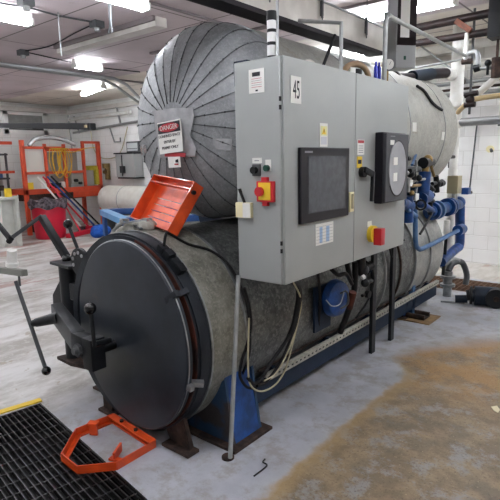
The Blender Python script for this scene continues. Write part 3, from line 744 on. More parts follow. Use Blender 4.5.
# card holder and pen
ph = MB().b2((-1.766, SYp-.022, 1.322), (-1.662, SYp, 1.402), .004).build('paper_holder', M_CREAMP); tag(ph, 'cream and white card pouch fixed to the side of the grey cabinet', 'card pouch')
MB().b2((-1.715, SYp-.0235, 1.324), (-1.664, SYp-.022, 1.40)).build('white_card', M_PAPER, ph)
pen = MB().cyl((-1.705, SYp-.012, 1.39), (-1.735, SYp-.012, 1.455), .008, n=12).cyl((-1.735, SYp-.012, 1.455), (-1.742, SYp-.012, 1.472), .0095, n=12).build('marker_pen', M_BALL); tag(pen, 'black marker pen standing in the cream card pouch', 'pen')
# stack light
sl_ = thing('stack_light', 'white and black banded stack light on top of the grey cabinet', 'warning light', (-1.60, 2.14, CZ1))
zz = CZ1
for hh, mt_, r_ in ((.02, M_SEAM, .026), (.05, M_WHITE, .024), (.016, M_SEAM, .0235), (.045, M_WHITE, .024), (.016, M_SEAM, .0235), (.04, M_WHITE, .024), (.045, M_SEAM, .024)):
    MB().cyl((-1.60, 2.14, zz), (-1.60, 2.14, zz+hh), r_, n=24).build('lens' if mt_ == M_WHITE else 'band', mt_, sl_); zz += hh
# leaning conduit in front
tag(MB().cyl((-1.712, 1.86, 0.0), (-1.77, 2.035, 1.0), .0125, n=14).build('conduit_strut', M_CONDUIT), 'thin galvanised conduit running from floor up to the corner of the cabinet', 'conduit')

# ================================================================ cabling below the cabinet
def cable(pts, r, mt_, name, lab, cat, grp=None, smooth=5): return tag(MB().tube(pts, r, 8, smooth).build(name, mt_), lab, cat, grp)
def cx(*pp, x=-1.735): return [PX(a, b, x+(q[0] if q else 0)) for a, b, *q in pp]
cable([(-1.58, 2.2, .985)]+cx((297, 285, .05), (299, 296, .02), (297, 310), (294, 325), (288, 340, -.01)), .02, M_RUB, 'cable_bundle', 'thick black cable bundle hanging from the cabinet to the vessel side', 'cable')
cable(cx((290, 335), (280, 350), (270, 364), (262, 378), (254, 384), (248, 378)), .011, M_RUB, 'black_cable', 'black cable fanning out of the thick bundle towards the blue saddle', 'cable')
cable(cx((293, 330), (287, 348), (278, 366), (266, 382), (257, 386)), .009, M_RUB, 'black_cable', 'black cable sagging lowest out of the thick bundle', 'cable')
cable([(-1.58, 2.25, .985)]+cx((301, 300, .02), (297, 325), (291, 350), (285, 370), (276, 384), (264, 391), (254, 389), (249, 380), (248, 360), (248.5, 335), (249, 318)), .0055, M_CORDC, 'cream_cord', 'cream cord looping beneath the cabinet, outermost loop', 'cord')
cable(cx((300, 312, .01), (294, 335, .01), (285, 358, .01), (275, 374, .01), (264, 381, .01)), .0045, M_CORDC, 'cream_cord', 'cream cord looping beneath the cabinet, inner loop', 'cord')
cable(cx((244, 288, -.02), (249, 305, -.02), (251, 325, -.03), (247, 345, -.03), (242, 360, -.03), (240, 376, -.03), (247, 387, -.02), (256, 388, -.02)), .009, M_RUB, 'black_cable', 'black cable following the vessel strap down behind the thin conduit', 'cable')
# blue round cover with valve, under the cabinet
bc = thing('blue_manway_cover', 'round blue cover on the vessel side beneath the cabinet seam', 'cover', (-1.72, 3.02, .45))
D = Vector((1, -.12, .03)).normalized(); c_ = PX(336, 298, -1.73)
MB().lathe([(0, -.02), (.135, -.02), (.135, .0), (.12, .03), (.06, .05), (0, .055)], c_, D, 40).build('cover', M_BLUE, bc)
MB().cyl(Vector((-1.95, c_.y+.04, c_.z)), c_, .09, n=28).build('neck', M_BLUED, bc)
MB().b2(PX(313, 333, -1.80), PX(331, 282, -1.785)).build('backing_plate', M_BLUED, bc)
MB().tube([c_+D*.06+Vector((0, -.04, .05)), c_+D*.09+Vector((0, .0, .06)), c_+D*.09+Vector((0, .02, -.03)), c_+D*.06+Vector((0, -.03, -.06))], .007, 8).build('cover_handle', M_ROD, bc)
vb = thing('black_valve_group', 'black drain valve with brown pipe beside the blue round cover', 'valve', (-1.66, 3.3, .35))
b0 = PX(355, 262, -1.66)
MB().tube([b0, PX(355, 280, -1.66), PX(352, 300, -1.68), PX(340, 333, -1.76)], .022, 12, 4).build('pipe', M_RUB, vb)
MB().cyl(PX(353, 292, -1.64), PX(349, 308, -1.68), .027, n=14).build('pipe_sleeve', M_RUST, vb)
MB().ring(PX(362, 268, -1.66), PX(363, 268, -1.64), .06, .045, 24).build('hose_ring', M_RUB, vb)
MB().tube([PX(330, 268, -1.68), PX(338, 275, -1.64), PX(346, 274, -1.62), PX(352, 284, -1.62)], .014, 8, 4).build('hose', M_RUB, vb)
MB().tube([PX(326, 300, -1.64), PX(332, 306, -1.62), PX(340, 304, -1.61), PX(344, 292, -1.62)], .004, 6, 4).build('thin_wire', M_STEEL, vb)
p = PX(362, 270, -1.64); MB().ball(p, .05).cyl(p, p+Vector((.02, .1, .02)), .035, n=12).cyl(p-Vector((0, .02, .0)), p+Vector((0, -.02, .1)), .035, n=14).build('valve_body', M_BLK, vb)
p = PX(365, 283, -1.64); MB().ball(p, .032).cyl(p, p+Vector((.01, .09, .0)), .014, n=12).build('valve_body', M_BLK, vb)
p = PX(366, 294, -1.64); MB().cyl(p, p+Vector((.03, 0, 0)), .028, n=18).cyl(p-Vector((0, .06, 0)), p+Vector((0, .02, 0)), .012, n=10).build('valve_handwheel', M_BLK, vb)
p = PX(362, 278, -1.6); MB().cyl(p, p+Vector((.01, .02, .01)), .016, n=14).build('gauge', M_WHITE, vb)
MB().tube([PX(352, 250, -1.7), PX(347, 262, -1.66), PX(351, 280, -1.66)], .018, 10).build('hose', M_RUB, vb)
cable([PX(362, 262, -1.72), PX(371, 266, -1.72), PX(374, 280, -1.74), PX(368, 300, -1.75), PX(356, 318, -1.78)], .008, M_RUB, 'black_cable', 'black cable curving behind the left support leg of the cabinet', 'cable')
cable([PX(318, 274, -1.72), PX(320, 300, -1.76), PX(318, 330, -1.80)], .01, M_RUB, 'black_cable', 'straight black cable dropping left of the round blue cover', 'cable')

# ================================================================ tray, tools on top
BL = Vector((-2.754, 2.1, 1.265)); BRp = Vector((-2.19, 1.95, 1.225)); TL = Vector((-2.79, 2.265, 1.50)); _s = Vector((.035, .02, -.038)); BL += _s; BRp += _s; TL += _s
u = (BRp-BL).normalized(); v = (TL-BL); v = (v-u*v.dot(u)).normalized(); nn = u.cross(v); 
if nn.y > 0: nn = -nn
W_, Hh, Dp = .55, .33, .075
tr = thing('orange_tray', 'bright orange slotted metal tray leaning against the domed tank end', 'tray', BL+u*W_/2)
TRm = Matrix((u, v, nn)).transposed()
def tb(cu, cv, cn, du, dv, dn): return (BL+u*cu+v*cv+nn*cn, (du, dv, dn), TRm)
fl = MB(); sv = .04
ys = [.02, .075, .12, .165, .21, .29]
fl.box(*tb(W_/2, .03, .003, W_, .06, .005)).box(*tb(W_/2, .29, .003, W_, .08, .005))
for k in range(4): fl.box(*tb(W_/2, .085+.045*k, .003, W_-.14, .040, .005))
fl.box(*tb(.035, .155, .003, .07, .2, .005)).box(*tb(W_-.035, .155, .003, .07, .2, .005)).box(*tb(W_/2, .245, .003, W_-.12, .03, .005))
fl.build('tray_floor', M_ORANGE, tr)
for nm, args in (('side_wall', tb(.003, Hh/2, Dp/2, .006, Hh, Dp)), ('side_wall', tb(W_-.003, Hh/2, Dp/2, .006, Hh, Dp)), ('end_wall', tb(W_/2, .003, Dp/2, W_, .006, Dp)), ('end_wall', tb(W_/2, Hh-.003, Dp/2, W_, .006, Dp))):
    MB().box(*args).build(nm, M_ORANGE, tr)
MB().box(*tb(W_/2, Hh-.05, Dp-.02, W_, .006, .04)).build('cross_bar', M_ORANGE, tr)
MB().cyl(BL+u*(W_+.001)+v*.27+nn*.05, BL+u*(W_+.02)+v*.27+nn*.05, .013, n=12).build('bolt', M_SEAM, tr)
def surf(x, dz=0): return TZ+sqrt(TR**2-(x-TX)**2)+dz
def wrench(x, y, ang, L_, lab, mt_=M_STEEL, dz=.012):
    t = thing('wrench', lab, 'tool', (x, y, surf(x)))
    d = Vector((cos(ang), sin(ang), 0)); s2 = Vector((-sin(ang), cos(ang), 0)); c = Vector((x, y, surf(x, dz)))
    tilt = -(x+d.x*L_/2-TX)/TR*.4; 
    a = c-d*L_/2; b = c+d*L_/2; a.z = surf(a.x, dz); b.z = surf(b.x, dz)
    MB().bar(a, b, .02, .012, bev=.003).build('shaft', mt_, t)
    MB().bar(b-d*.01, b+d*.04+s2*.02, .016, .018, bev=.003).bar(b-d*.01-s2*.01, b+d*.035-s2*.025, .016, .018, bev=.003).build('jaw', mt_, t)
wrench(-2.52, 1.90, .4, .2, 'steel wrench on top of the vessel nearest the orange tray', dz=.06)
wrench(-2.66, 1.91, -.3, .2, 'pale grey wrench lying farther left on top of the vessel', M_PIPEG, .075)
wrench(-2.42, 1.89, 2.6, .14, 'short dark wrench at the edge of the dark ring', M_DKG, .02)
g = MB()
for k in range(9):
    x_ = -2.82+.05*k; g.ball((x_, 1.97+.03*sin(k*2.1), surf(x_, .02)), .06, (1, .9, .5+.25*sin(k*1.7)**2), 12)
tag(g.build('crumpled_cloth', M_GLOVE), 'crumpled pale grey cloth on top of the vessel behind the door ring', 'cloth')

# ================================================================ overhead trunking and pipes
dt = thing('overhead_trunking', 'long galvanised metal trunking hung below the ceiling above the cabinet', 'cable trunking', (-2.12, 3, 2.52))
MB().b2((-2.18, -1.0, 2.53), (-2.06, 4.4, 2.74)).build('trunking_body', M_TRUNK, dt)
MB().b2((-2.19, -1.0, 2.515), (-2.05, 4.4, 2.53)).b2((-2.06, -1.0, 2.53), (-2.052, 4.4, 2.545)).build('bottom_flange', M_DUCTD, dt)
MB().b2((-2.19, -1.0, 2.74), (-2.05, 4.4, 2.752)).build('lid', M_PIPEG, dt)
for k, yy in enumerate((-.4, .9, 2.72, 3.35, 4.05)):
    MB().cyl((-2.045, yy, 2.6), (-2.045, yy, ZC), .005, n=8).build('hanger_rod', M_DKG, dt)
    MB().b2((-2.06, yy-.008, 2.64), (-2.038, yy+.008, 2.765)).cyl((-2.045, yy, 2.625), (-2.045, yy, 2.64), .009, n=8).build('hanger_clamp', M_DKG, dt)
def pipe(pts, r, mt_, lab, name='pipe', cat='pipe', smooth=0, n=14): return tag(MB().tube(pts, r, n, smooth).build(name, mt_), lab, cat)
# strut posts from cabinet top
pipe([(-1.68, 2.98, CZ1), (-1.68, 2.98, 2.46), (-2.0, 2.98, 2.53)], .014, M_CONDUIT, 'upright conduit from the cabinet top to the trunking', 'conduit', 'conduit')
pipe([(-1.70, 2.75, CZ1), (-1.69, 2.92, 2.38)], .01, M_SEAM, 'slanting black brace on the cabinet top beside the upright conduit', 'brace', 'brace')
pipe([(-1.56, 2.13, CZ1), (-1.62, 2.22, 2.6), (-1.68, 2.3, ZC)], .008, M_STEEL, 'thin steel conduit rising from the stack light to the ceiling', 'conduit', 'conduit')
# things on the cabinet top
nb = MB().ball((-1.68, 2.6, CZ1+.04), .04, (1.1, 1.2, .9), 12).b2((-1.73, 2.54, CZ1), (-1.62, 2.66, CZ1+.03)).build('cable_gland', M_PLYW); tag(nb, 'small cream fitting on the cabinet top, left of the conduits', 'fitting')
tj = thing('tan_pipe_cover', 'tan domed cover with dark opening standing behind the cabinet top', 'cover', (-1.68, 3.2, CZ1))
MB().tube([(-1.68, 3.02, CZ1), (-1.68, 3.04, 2.19), (-1.68, 3.15, 2.235), (-1.68, 3.28, 2.235), (-1.68, 3.36, 2.19), (-1.68, 3.37, CZ1)], .02, 10).build('hood', M_TAN, tj)
MB().cyl((-1.70, 3.2, CZ1), (-1.70, 3.2, CZ1+.09), .05, n=20).build('dark_canister', M_SEAM, tj)
MB().b2((-1.72, 3.07, CZ1), (-1.66, 3.14, CZ1+.09)).build('white_block', M_PAPER, tj)
for k in range(2):
    tag(MB().lathe([(0, 0), (.014, 0), (.014, .13), (.007, .15), (.007, .17), (0, .17)], (-1.66, 3.44+.05*k, CZ1), (0, 0, 1), 16).build('blue_bottle', M_DECALB), ('left' if k == 0 else 'right')+' one of two blue bottles on the cabinet top', 'bottle', None)
gg = thing('pressure_gauge', 'round white dial pressure gauge on a stem above the right cabinet door', 'pressure gauge', (-1.62, 3.56, CZ1))
MB().cyl((-1.62, 3.54, CZ1), (-1.62, 3.54, 2.23), .009, n=10).build('stem', M_BRASS, gg)
gd = Vector((.75, -.66, 0)); MB().cyl(Vector((-1.62, 3.54, 2.27)), Vector((-1.62, 3.54, 2.27))+gd*.025, .042, n=28).build('case', M_DKG, gg)
MB().cyl(Vector((-1.62, 3.54, 2.27))+gd*.025, Vector((-1.62, 3.54, 2.27))+gd*.028, .036, n=28).build('dial', M_PAPER, gg)
MB().bar(Vector((-1.62, 3.54, 2.265))+gd*.03, Vector((-1.61, 3.55, 2.29))+gd*.03, .003, .002).build('needle', M_INK, gg)
# bent conduit
b0 = PX(379, 66, -1.6); b1 = PX(379.5, 18, -1.6); b2_ = PX(384, 11, -1.6)
e0 = Vector((-1.6, b2_.y, b2_.z)); e1 = PX(466, 56, -1.72)
pipe([(-1.6, 3.45, CZ1), (-1.6, 3.45, b1.z-.03), (-1.6, 3.46, b1.z+.02), (-1.6, 3.52, b1.z+.045), (-1.61, 3.62, b1.z+.045), tuple(e1)], .016, M_CONDUIT, 'bent galvanised conduit rising from the cabinet and running back to the rear wall pipes', 'bent_conduit', 'conduit', 3)
# hanging box
hbx = thing('hanging_metal_box', 'upright grey metal box with dark framed panel hung from the ceiling beside the trunking', 'metal box', (-1.85, 4.3, 2.36))
RB = Matrix.Rotation(radians(-38), 3, 'Z'); hc = Vector((-1.85, 4.3, 2.775))
MB().box(hc, (.17, .18, .84), RB, .006).build('box_shell', M_PIPEG, hbx)
MB().box(hc+RB @ Vector((.085, .0, .09)), (.012, .17, .66), RB).build('dark_frame', M_MAROON, hbx)
MB().box(hc+RB @ Vector((.092, -.02, .09)), (.004, .08, .54), RB).build('pale_panel', M_PAPER, hbx)
MB().box(hc+RB @ Vector((.086, -.01, -.34)), (.004, .02, .03), RB).build('green_mark', M_GREEN, hbx)

# pipe over the rear of the tank: dark wrap, navy wrap, dark wrap, white
tp = thing('wrapped_pipe', 'pipe with maroon and navy wrapping running over the rear top of the upper tank', 'pipe', (-1.95, 5.2, 2.2))
q0, q1, q2, q3, q4, q5 = [PX(a, b, -2.1) for a, b in ((394, 78), (412, 77), (431, 74), (446, 73), (456, 77), (462, 82))]
for a, b, r_, mt_, nm in ((q0, q1, .04, M_MAROON, 'maroon_wrap'), (q1, q2, .062, M_NAVY, 'navy_wrap'), (q2, q3, .055, M_MAROON, 'maroon_wrap'), (q3, q4, .062, M_PIPEW, 'white_elbow'), (q4, q5, .045, M_RUST2, 'rusty_end')):
    MB().cyl(a, b, r_, n=20).build(nm, mt_, tp)
MB().cyl(q0-Vector((0, .03, 0)), q0+Vector((0, .01, 0)), .065, n=20).build('end_flange', M_MAROON, tp)
cable([on_upper(417, 86, .016), on_upper(424, 91, .016), on_upper(431, 101, .016), on_upper(436, 106, .016), on_upper(442, 110, .016)], .014, M_RUB, 'black_cable', 'black cable lying over the rear shoulder of the upper tank', 'cable')
# white vertical pipe against far wall and its branch
WY = 6.45
wp = thing('white_riser_pipe', 'thick white vertical pipe rising to the ceiling behind the upper tank', 'pipe', (-2.1, WY, 1.9))
t0 = PY(460, 25, WY); xx = t0.x
MB().cyl((xx, WY, 1.95), (xx, WY, ZC), .075, n=24).build('riser', M_PIPEW, wp)
MB().ring((xx, WY, 2.2), (xx, WY, 2.24), .095, .07, 24).build('collar', M_PIPEW, wp)
a = Vector((xx, WY, 2.02)); b = PY(520, 115, WY)
MB().cyl(a, (b.x+1.5, WY, 2.02), .05, n=18).build('branch_pipe', M_PIPEG, wp)
MB().tube([(xx, WY-.03, 2.1), (xx+.15, WY-.08, 2.22), (xx+.4, WY-.1, 2.28), (xx+1.6, WY-.1, 2.29)], .03, 10).build('tan_hose', mat('tan_pipe', 'c0aa80', .5), wp)
MB().tube([(xx+.1, WY-.05, 2.2), (xx+.55, WY-.12, 2.55), (xx+1.4, WY-.15, 3.1)], .04, 12, 0).build('diagonal_pipe', M_PIPEW, wp)
MB().cyl((xx, WY, .0), (xx, WY, 1.95), .055, n=20).build('lower_riser', M_PIPEW, wp)
# rear wall ceiling pipes, parallel to the rear wall
pipe([(-3.1, 6.0, 3.07), (1.5, 6.0, 3.15)], .045, M_PIPED, 'dark brown pipe crossing near the ceiling, upper of two', n=16)
pipe([(-3.1, 6.0, 2.92), (1.5, 6.0, 2.89)], .04, M_PIPED, 'dark brown pipe crossing behind the bent conduit, lower of two', n=16)
pipe([(-4.0, 7.5, 3.1), (4.3, 7.5, 3.13)], .06, M_PIPEW, 'white pipe crossing high along the rear wall', n=16)
pipe([(-4.0, 7.6, 2.85), (4.3, 7.6, 2.88)], .06, M_PIPEW, 'second white pipe down along the rear wall', n=16)
for k, (z_, r_) in enumerate(((2.62, .03), (2.53, .018), (2.46, .03))):
    pipe([(-4.0, 7.55, z_), (4.3, 7.55, z_+.06)], r_, M_PIPEG if k != 1 else M_RUST2, ('upper grey', 'thin rusty middle', 'lower grey')[k]+' pipe of the three running below the white pipes on the rear wall', n=12)
pipe([(-2.8, 6.9, 3.15), (-2.0, 6.9, 2.5)], .012, M_PIPEG, 'thin slanting brace rod among the rear pipes', 'brace_rod', 'rod')
pipe([(-1.9, 6.3, 2.72), (-2.6, 5.9, 2.62)], .012, M_CONDUIT, 'thin grey conduit slanting above the wrapped pipe', 'conduit', 'conduit')
# wall conduit and sensor
pipe([(-2.8, 7.93, 2.09), (-2.23, 7.93, 2.1), (-2.22, 7.93, 2.06), (-2.27, 7.93, 1.15)], .012, M_DKG, 'thin dark conduit dropping down the white rear wall', 'wall_conduit', 'conduit')
ws = thing('wall_sensor', 'small cream sensor on the white block wall right of the dark conduit', 'sensor', (-2.03, 7.95, 1.7))
MB().cyl((-2.03, 8.0, 1.71), (-2.03, 7.95, 1.71), .05, n=20).build('base', M_CREAMP, ws); MB().cyl((-2.01, 7.95, 1.70), (-1.99, 7.9, 1.68), .022, n=14).build('eye', M_DKG, ws)
# right side hanging fittings
rf = thing('orange_bracket', 'rust-orange angled bracket clamped under the dark pipe', 'bracket', (-2.0, 6.0, 2.85))
a = PY(456, 21, 5.95); b = PY(471, 31, 5.95); MB().bar(a, b, .05, .06, bev=.005).build('bracket_arm', mat('rust_orange', '5e2e16', .7, .1, '3d1f10', 12, .6), rf)
MB().cyl(PY(467, 33, 5.95), PY(465, 62, 5.95), .022, n=12).build('drop_pipe', M_PIPEW, rf)
hv = thing('rear_wall_valve_set', 'grey pipe loop with small valves below the orange bracket', 'valve', tuple(PY(468, 62, 5.95)))
MB().tube([PY(466, 60, 5.95), PY(468, 54, 5.95), PY(476, 52, 5.95), PY(478, 58, 5.95), PY(478, 66, 5.95)], .028, 12).build('pipe_loop', M_PIPEG, hv)
MB().cyl(PY(462, 62, 5.95), PY(472, 61, 5.95), .03, n=12).build('union', M_RUST2, hv); MB().cyl(PY(474, 69, 5.95), PY(480, 67, 5.95), .04, n=14).build('valve_body', M_BLK, hv)
p = PY(488, 63, 5.9); MB().ball(p, .035).cyl(p, p-Vector((0, 0, .12)), .014, n=10).build('valve_head', M_BLK, hv)
MB().cyl(PY(476, 69, 5.95), PY(500, 69, 5.95)+Vector((.3, 0, 0)), .018, n=12).build('feed_pipe', M_PIPEG, hv)
dv = thing('gate_valve', 'small dark gate valve on a vertical pipe by the white riser', 'valve', tuple(PY(471, 102, 6.1)))
p = PY(470, 100, 6.1); MB().ball(p, .05, (1, .8, 1.1)).cyl(p+Vector((-.06, 0, .05)), p+Vector((.08, 0, .07)), .03, n=12).cyl(p+Vector((-.06, 0, -.05)), p+Vector((.06, 0, -.05)), .03, n=12).build('valve_body', M_PIPED, dv)
MB().cyl(p, (p.x, p.y, ZC), .014, n=10).cyl(p, (p.x, p.y, 2.08), .014, n=10).build('pipe', M_DKG, dv)
db = MB().b2((-1.56, 5.75, 2.8), (-1.4, 5.95, ZC)).build('dark_duct_box', M_SEAM); tag(db, 'dark box hanging at the upper right edge of the photo', 'box')
pipe([(-1.49, 5.9, 2.62), (-1.49, 5.9, 2.42)], .05, M_RUST2, 'short rusty pipe stub below the dark box at the right edge', 'pipe_stub', 'pipe')
pipe([(-1.49, 5.9, 2.82), (-1.49, 5.9, 2.61)], .014, M_RUST2, 'thin rusty rod under the dark box at the right edge', 'rod', 'rod')
hr = MB().cyl((-1.78, 7.4, 2.5), (-1.78, 7.4, 2.05), .012, n=8).cyl((-1.78, 7.4, 2.0), (-1.78, 7.4, 2.05), .03, n=8).build('pipe_hanger', M_DKG); tag(hr, 'dark hanger strap holding the grey pipes on the rear wall', 'hanger')

# ================================================================ blue steam piping at the right
bp = thing('blue_steam_line', 'fat blue flanged pipe with elbow dropping behind the lower vessel', 'pipe', (-1.9, 5.9, .4))
a = PX(429, 212, -1.88); b = PX(459, 204, -1.88); c_ = PX(459, 246, -1.88); d_ = PX(441, 262, -1.88)
MB().cyl(a, b, .062, n=28).build('main_pipe', M_BLUE, bp)
dirv = (b-a).normalized()
for t_, r_ in ((.08, .095), (.2, .1), (.55, .1), (.63, .1)):
    q_ = a+(b-a)*t_; MB().cyl(q_, q_+dirv*.05, r_, n=32).build('flange', M_BLUE if t_ != .2 else M_BLUEL, bp)
MB().tube([b-dirv*.1, b, b+dirv*.05-Vector((0, 0, .05)), b+dirv*.06-Vector((0, 0, .15)), c_+Vector((0, .02, .12)), c_, c_+(d_-c_)*.2, d_], .055, 18, 4).build('elbow_drop', M_BLUE, bp)
MB().ball(b+Vector((0, 0, .02)), .072, n=20).build('elbow_cap', M_BLUE, bp)
br_ = thing('blue_bent_pipe', 'thin blue bent pipe loop in front of the rear end of the lower vessel', 'pipe', (-1.75, 4.8, .7))
pts = [PX(a, b, -1.74) for a, b in ((398, 214), (402, 207), (411, 206), (415, 212), (415.5, 240), (418, 248), (426, 247), (462, 232))]
pts[-1] = PX(459, 230, -1.8)
MB().tube(pts, .023, 14, 4).build('bent_pipe', M_BLUEL, br_)
MB().cyl(pts[-1]-Vector((0, .05, 0)), pts[-1]+Vector((0, .12, 0)), .06, n=22).build('socket', M_BLUE, br_)
# valve cluster
vc = thing('rear_valve_cluster', 'cluster of blue and brass valves with black levers beside the upper tank', 'valve', (-1.76, 4.7, 1.2))
VX = -1.72
def vp(a, b, x=VX): return PX(a, b, x)
MB().cyl(vp(425, 172), vp(423, 197), .055, n=20).cyl(vp(428, 196), vp(421, 199), .06, n=18).build('strainer_body', M_BLUE, vc)
MB().cyl(vp(425, 172), vp(427, 158), .03, n=16).ball(vp(428, 160), .045, (1, 1, 1.1)).build('brass_regulator', M_BRASS, vc)
MB().cyl(vp(423, 163), vp(432, 162), .05, .035, n=16).build('regulator_cap', M_BLK, vc)
MB().cyl(vp(409, 171), vp(419, 169), .026, n=14).cyl(vp(414, 165), vp(414, 180), .02, n=12).ball(vp(411, 174), .035).build('black_valve', M_BLK, vc)
MB().cyl(vp(432, 184), vp(442, 181), .02, n=12).cyl(vp(436, 176), vp(437, 192), .026, n=12).ball(vp(437, 184), .04).build('black_valve', M_BLK, vc)
MB().cyl(vp(440, 184), vp(443, 183), .03, n=16).build('lever_knob', M_BLK, vc)
MB().cyl(vp(410, 180), vp(410, 186), .025, n=14).build('gauge', M_WHITE, vc)
MB().b2(vp(414, 197, VX)-Vector((0, .03, .03)), vp(414, 197, VX)+Vector((.03, .04, .03))).build('white_tag', M_PAPER, vc)
MB().cyl(vp(400, 203), vp(410, 206), .05, n=20).cyl(vp(408, 196), vp(408, 222), .045, n=20).build('blue_elbow', M_BLUE, vc)
MB().cyl(vp(417, 200), vp(432, 211), .03, n=18).ball(vp(421, 204), .04).build('blue_valve_body', M_BLUE, vc)
MB().ring(vp(420, 205, VX+.05), vp(421, 205, VX+.07), .05, .035, 24).build('handwheel', M_BLK, vc)
MB().cyl(vp(431, 185), vp(430, 215), .022, n=12).build('stem_pipe', M_BLK, vc)
MB().tube([vp(405, 190), vp(402, 198), vp(404, 210), vp(400, 215)], .012, 8).build('black_hose', M_RUB, vc)
MB().cyl(vp(418, 150, -1.9), vp(412, 165), .012, n=8).build('impulse_pipe', M_BLUEL, vc)
pipe([PX(432, 213, -1.8), PX(424, 228, -1.79), PX(420, 234, -1.79)], .012, M_SEAM, 'slanting black rod crossing the rear end of the lower vessel', 'rod', 'rod')
pipe([PX(388, 236, -1.76), PX(392, 258, -1.79), PX(394, 240, -1.77), PX(404, 240, -1.77)], .009, M_RUB, 'thin black tube on the lower vessel beside the blue bent pipe', 'tube', 'tube', 4)
for k_, (a_, b_, c2_, d2_, r_, m_) in enumerate(((405, 168, 414, 167, .012, M_BLK), (408, 178, 408, 192, .018, M_STEEL), (412, 186, 420, 185, .014, M_BRASS), (418, 180, 432, 178, .012, M_STEEL), (431, 166, 434, 176, .014, M_BRASS), (404, 176, 404, 200, .01, M_SEAM), (413, 190, 412, 200, .022, M_BLK), (425, 199, 433, 201, .02, M_BLK), (416, 172, 416, 160, .01, M_STEEL), (428, 184, 434, 190, .016, M_BLK), (407, 209, 416, 216, .02, M_BLUEL))):
    MB().cyl(vp(a_, b_, VX+.02), vp(c2_, d2_, VX+.02), r_, n=12).build('pipe_fitting', m_, vc)
for a_, b_, m_, r_ in ((412, 193, M_BRASS, .022), (419, 178, M_BLK, .028), (433, 195, M_BLK, .022), (407, 173, M_STEEL, .02)):
    MB().ball(vp(a_, b_, VX+.03), r_, n=12).build('valve_knob', m_, vc)
jb = thing('junction_box', 'beige actuator box standing on the blue steam line', 'junction box', tuple(PX(455, 193, -1.88)))
jc = PX(454.5, 184.5, -1.88); MB().box(jc, (.12, .15, .2), None, .006).build('box_shell', M_BEIGE, jb)
MB().cyl(jc-Vector((0, 0, .1)), jc-Vector((0, 0, .26)), .025, n=12).b2(jc+Vector((-.02, .04, -.24)), jc+Vector((.02, .07, -.1))).build('bracket', M_STEEL, jb)
p = PX(466, 191, -1.88); MB().b2(p-Vector((.04, .05, .04)), p+Vector((.04, .07, .04)), .008).build('blue_actuator', M_BLUE, jb); MB().cyl(p+Vector((0, .03, -.02)), p+Vector((0, .2, -.03)), .022, n=12).build('black_plug', M_BLK, jb)
jp = MB().cyl(PX(447, 220, -1.88), PX(446.5, 234, -1.88), .035, n=14).build('white_drop', M_PIPEW); tag(jp, 'short pale pipe dropping from under the blue steam line', 'pipe')
jp = MB().cyl(PX(446.5, 234, -1.88), PX(443, 275, -1.88), .018, n=12).build('black_drop', M_BLK); tag(jp, 'thin black pipe continuing down below the short pale pipe', 'pipe')
pp_ = PX(449, 157, -1.9); jp = MB().cyl(pp_-Vector((0, .12, 0)), pp_+Vector((0, .16, 0)), .02, n=12).cyl(pp_, pp_-Vector((0, 0, .12)), .006, n=8).build('tank_lever_valve', M_BLK); tag(jp, 'small black lever valve at the rear edge of the upper tank', 'valve')
# tangle of steel fittings at the end of the skid
st_ = thing('steel_pipe_fittings', 'rusty steel pipe flanges and hose at the far end of the skid', 'pipe fittings', (-2.0, 6.0, 0))
p = Z0 = PZ(447, 296, 0)
MB().cyl((p.x, p.y, 0), (p.x, p.y, .3), .05, n=18).ring((p.x, p.y, .12), (p.x, p.y, .15), .085, .04, 20).ring((p.x, p.y, .22), (p.x, p.y, .25), .085, .04, 20).build('flanged_stub', M_STEEL, st_)
MB().tube([(p.x, p.y, .3), (p.x+.02, p.y+.1, .38), (p.x+.06, p.y+.3, .36), (p.x+.1, p.y+.38, .2), (p.x+.1, p.y+.35, .08)], .035, 12).build('curved_hose', M_DKG, st_)
MB().tube([(p.x-.06, p.y-.05, .35), (p.x, p.y+.1, .42), (p.x+.05, p.y+.2, .40)], .03, 12).build('steel_elbow', M_STEEL, st_)

# ================================================================ grates
def grate(name, o0, u_, v_, L_, W_, sp, crs, mt_, lab, bw=.005, dz=.028):
    g = MB(); k = sp/2
    while k < W_:
        a = o0+v_*k; g.bar(a+Vector((0, 0, -dz/2)), a+u_*L_+Vector((0, 0, -dz/2)), bw, dz); k += sp
    k = crs/2
    while k < L_:
        a = o0+u_*k; g.bar(a+Vector((0, 0, -.004)), a+v_*W_+Vector((0, 0, -.004)), .006, .006); k += crs
    for e_ in (0, W_): g.bar(o0+v_*e_+Vector((0, 0, -dz/2)), o0+v_*e_+u_*L_+Vector((0, 0, -dz/2)), .008, dz)
    for e_ in (0, L_): g.bar(o0+u_*e_+Vector((0, 0, -dz/2)), o0+u_*e_+v_*W_+Vector((0, 0, -dz/2)), .008, dz)
    return tag(g.build(name, mt_), lab, 'floor grate')
grate('floor_grate', near_pit[0]+GU*.006+GV*.006, GU, GV, 2.88, .985, .034, .105, M_GRATE, 'black steel bar grate set in the floor in front of the vessel door', .007)
grate('trench_grate', Vector((-3.19, 6.21, 0)), Vector((1, 0, 0)), Vector((0, 1, 0)), 4.68, .63, .05, .06, M_GRATER, 'rusty brown trench grate along the rear wall', .01)
ys_ = MB().bar((-3.235, 1.585, .004), (-3.31, 1.2, .004), .055, .008).build('yellow_strip', M_YEL); tag(ys_, 'worn yellow edging strip along the left edge of the black floor grate', 'edging strip')

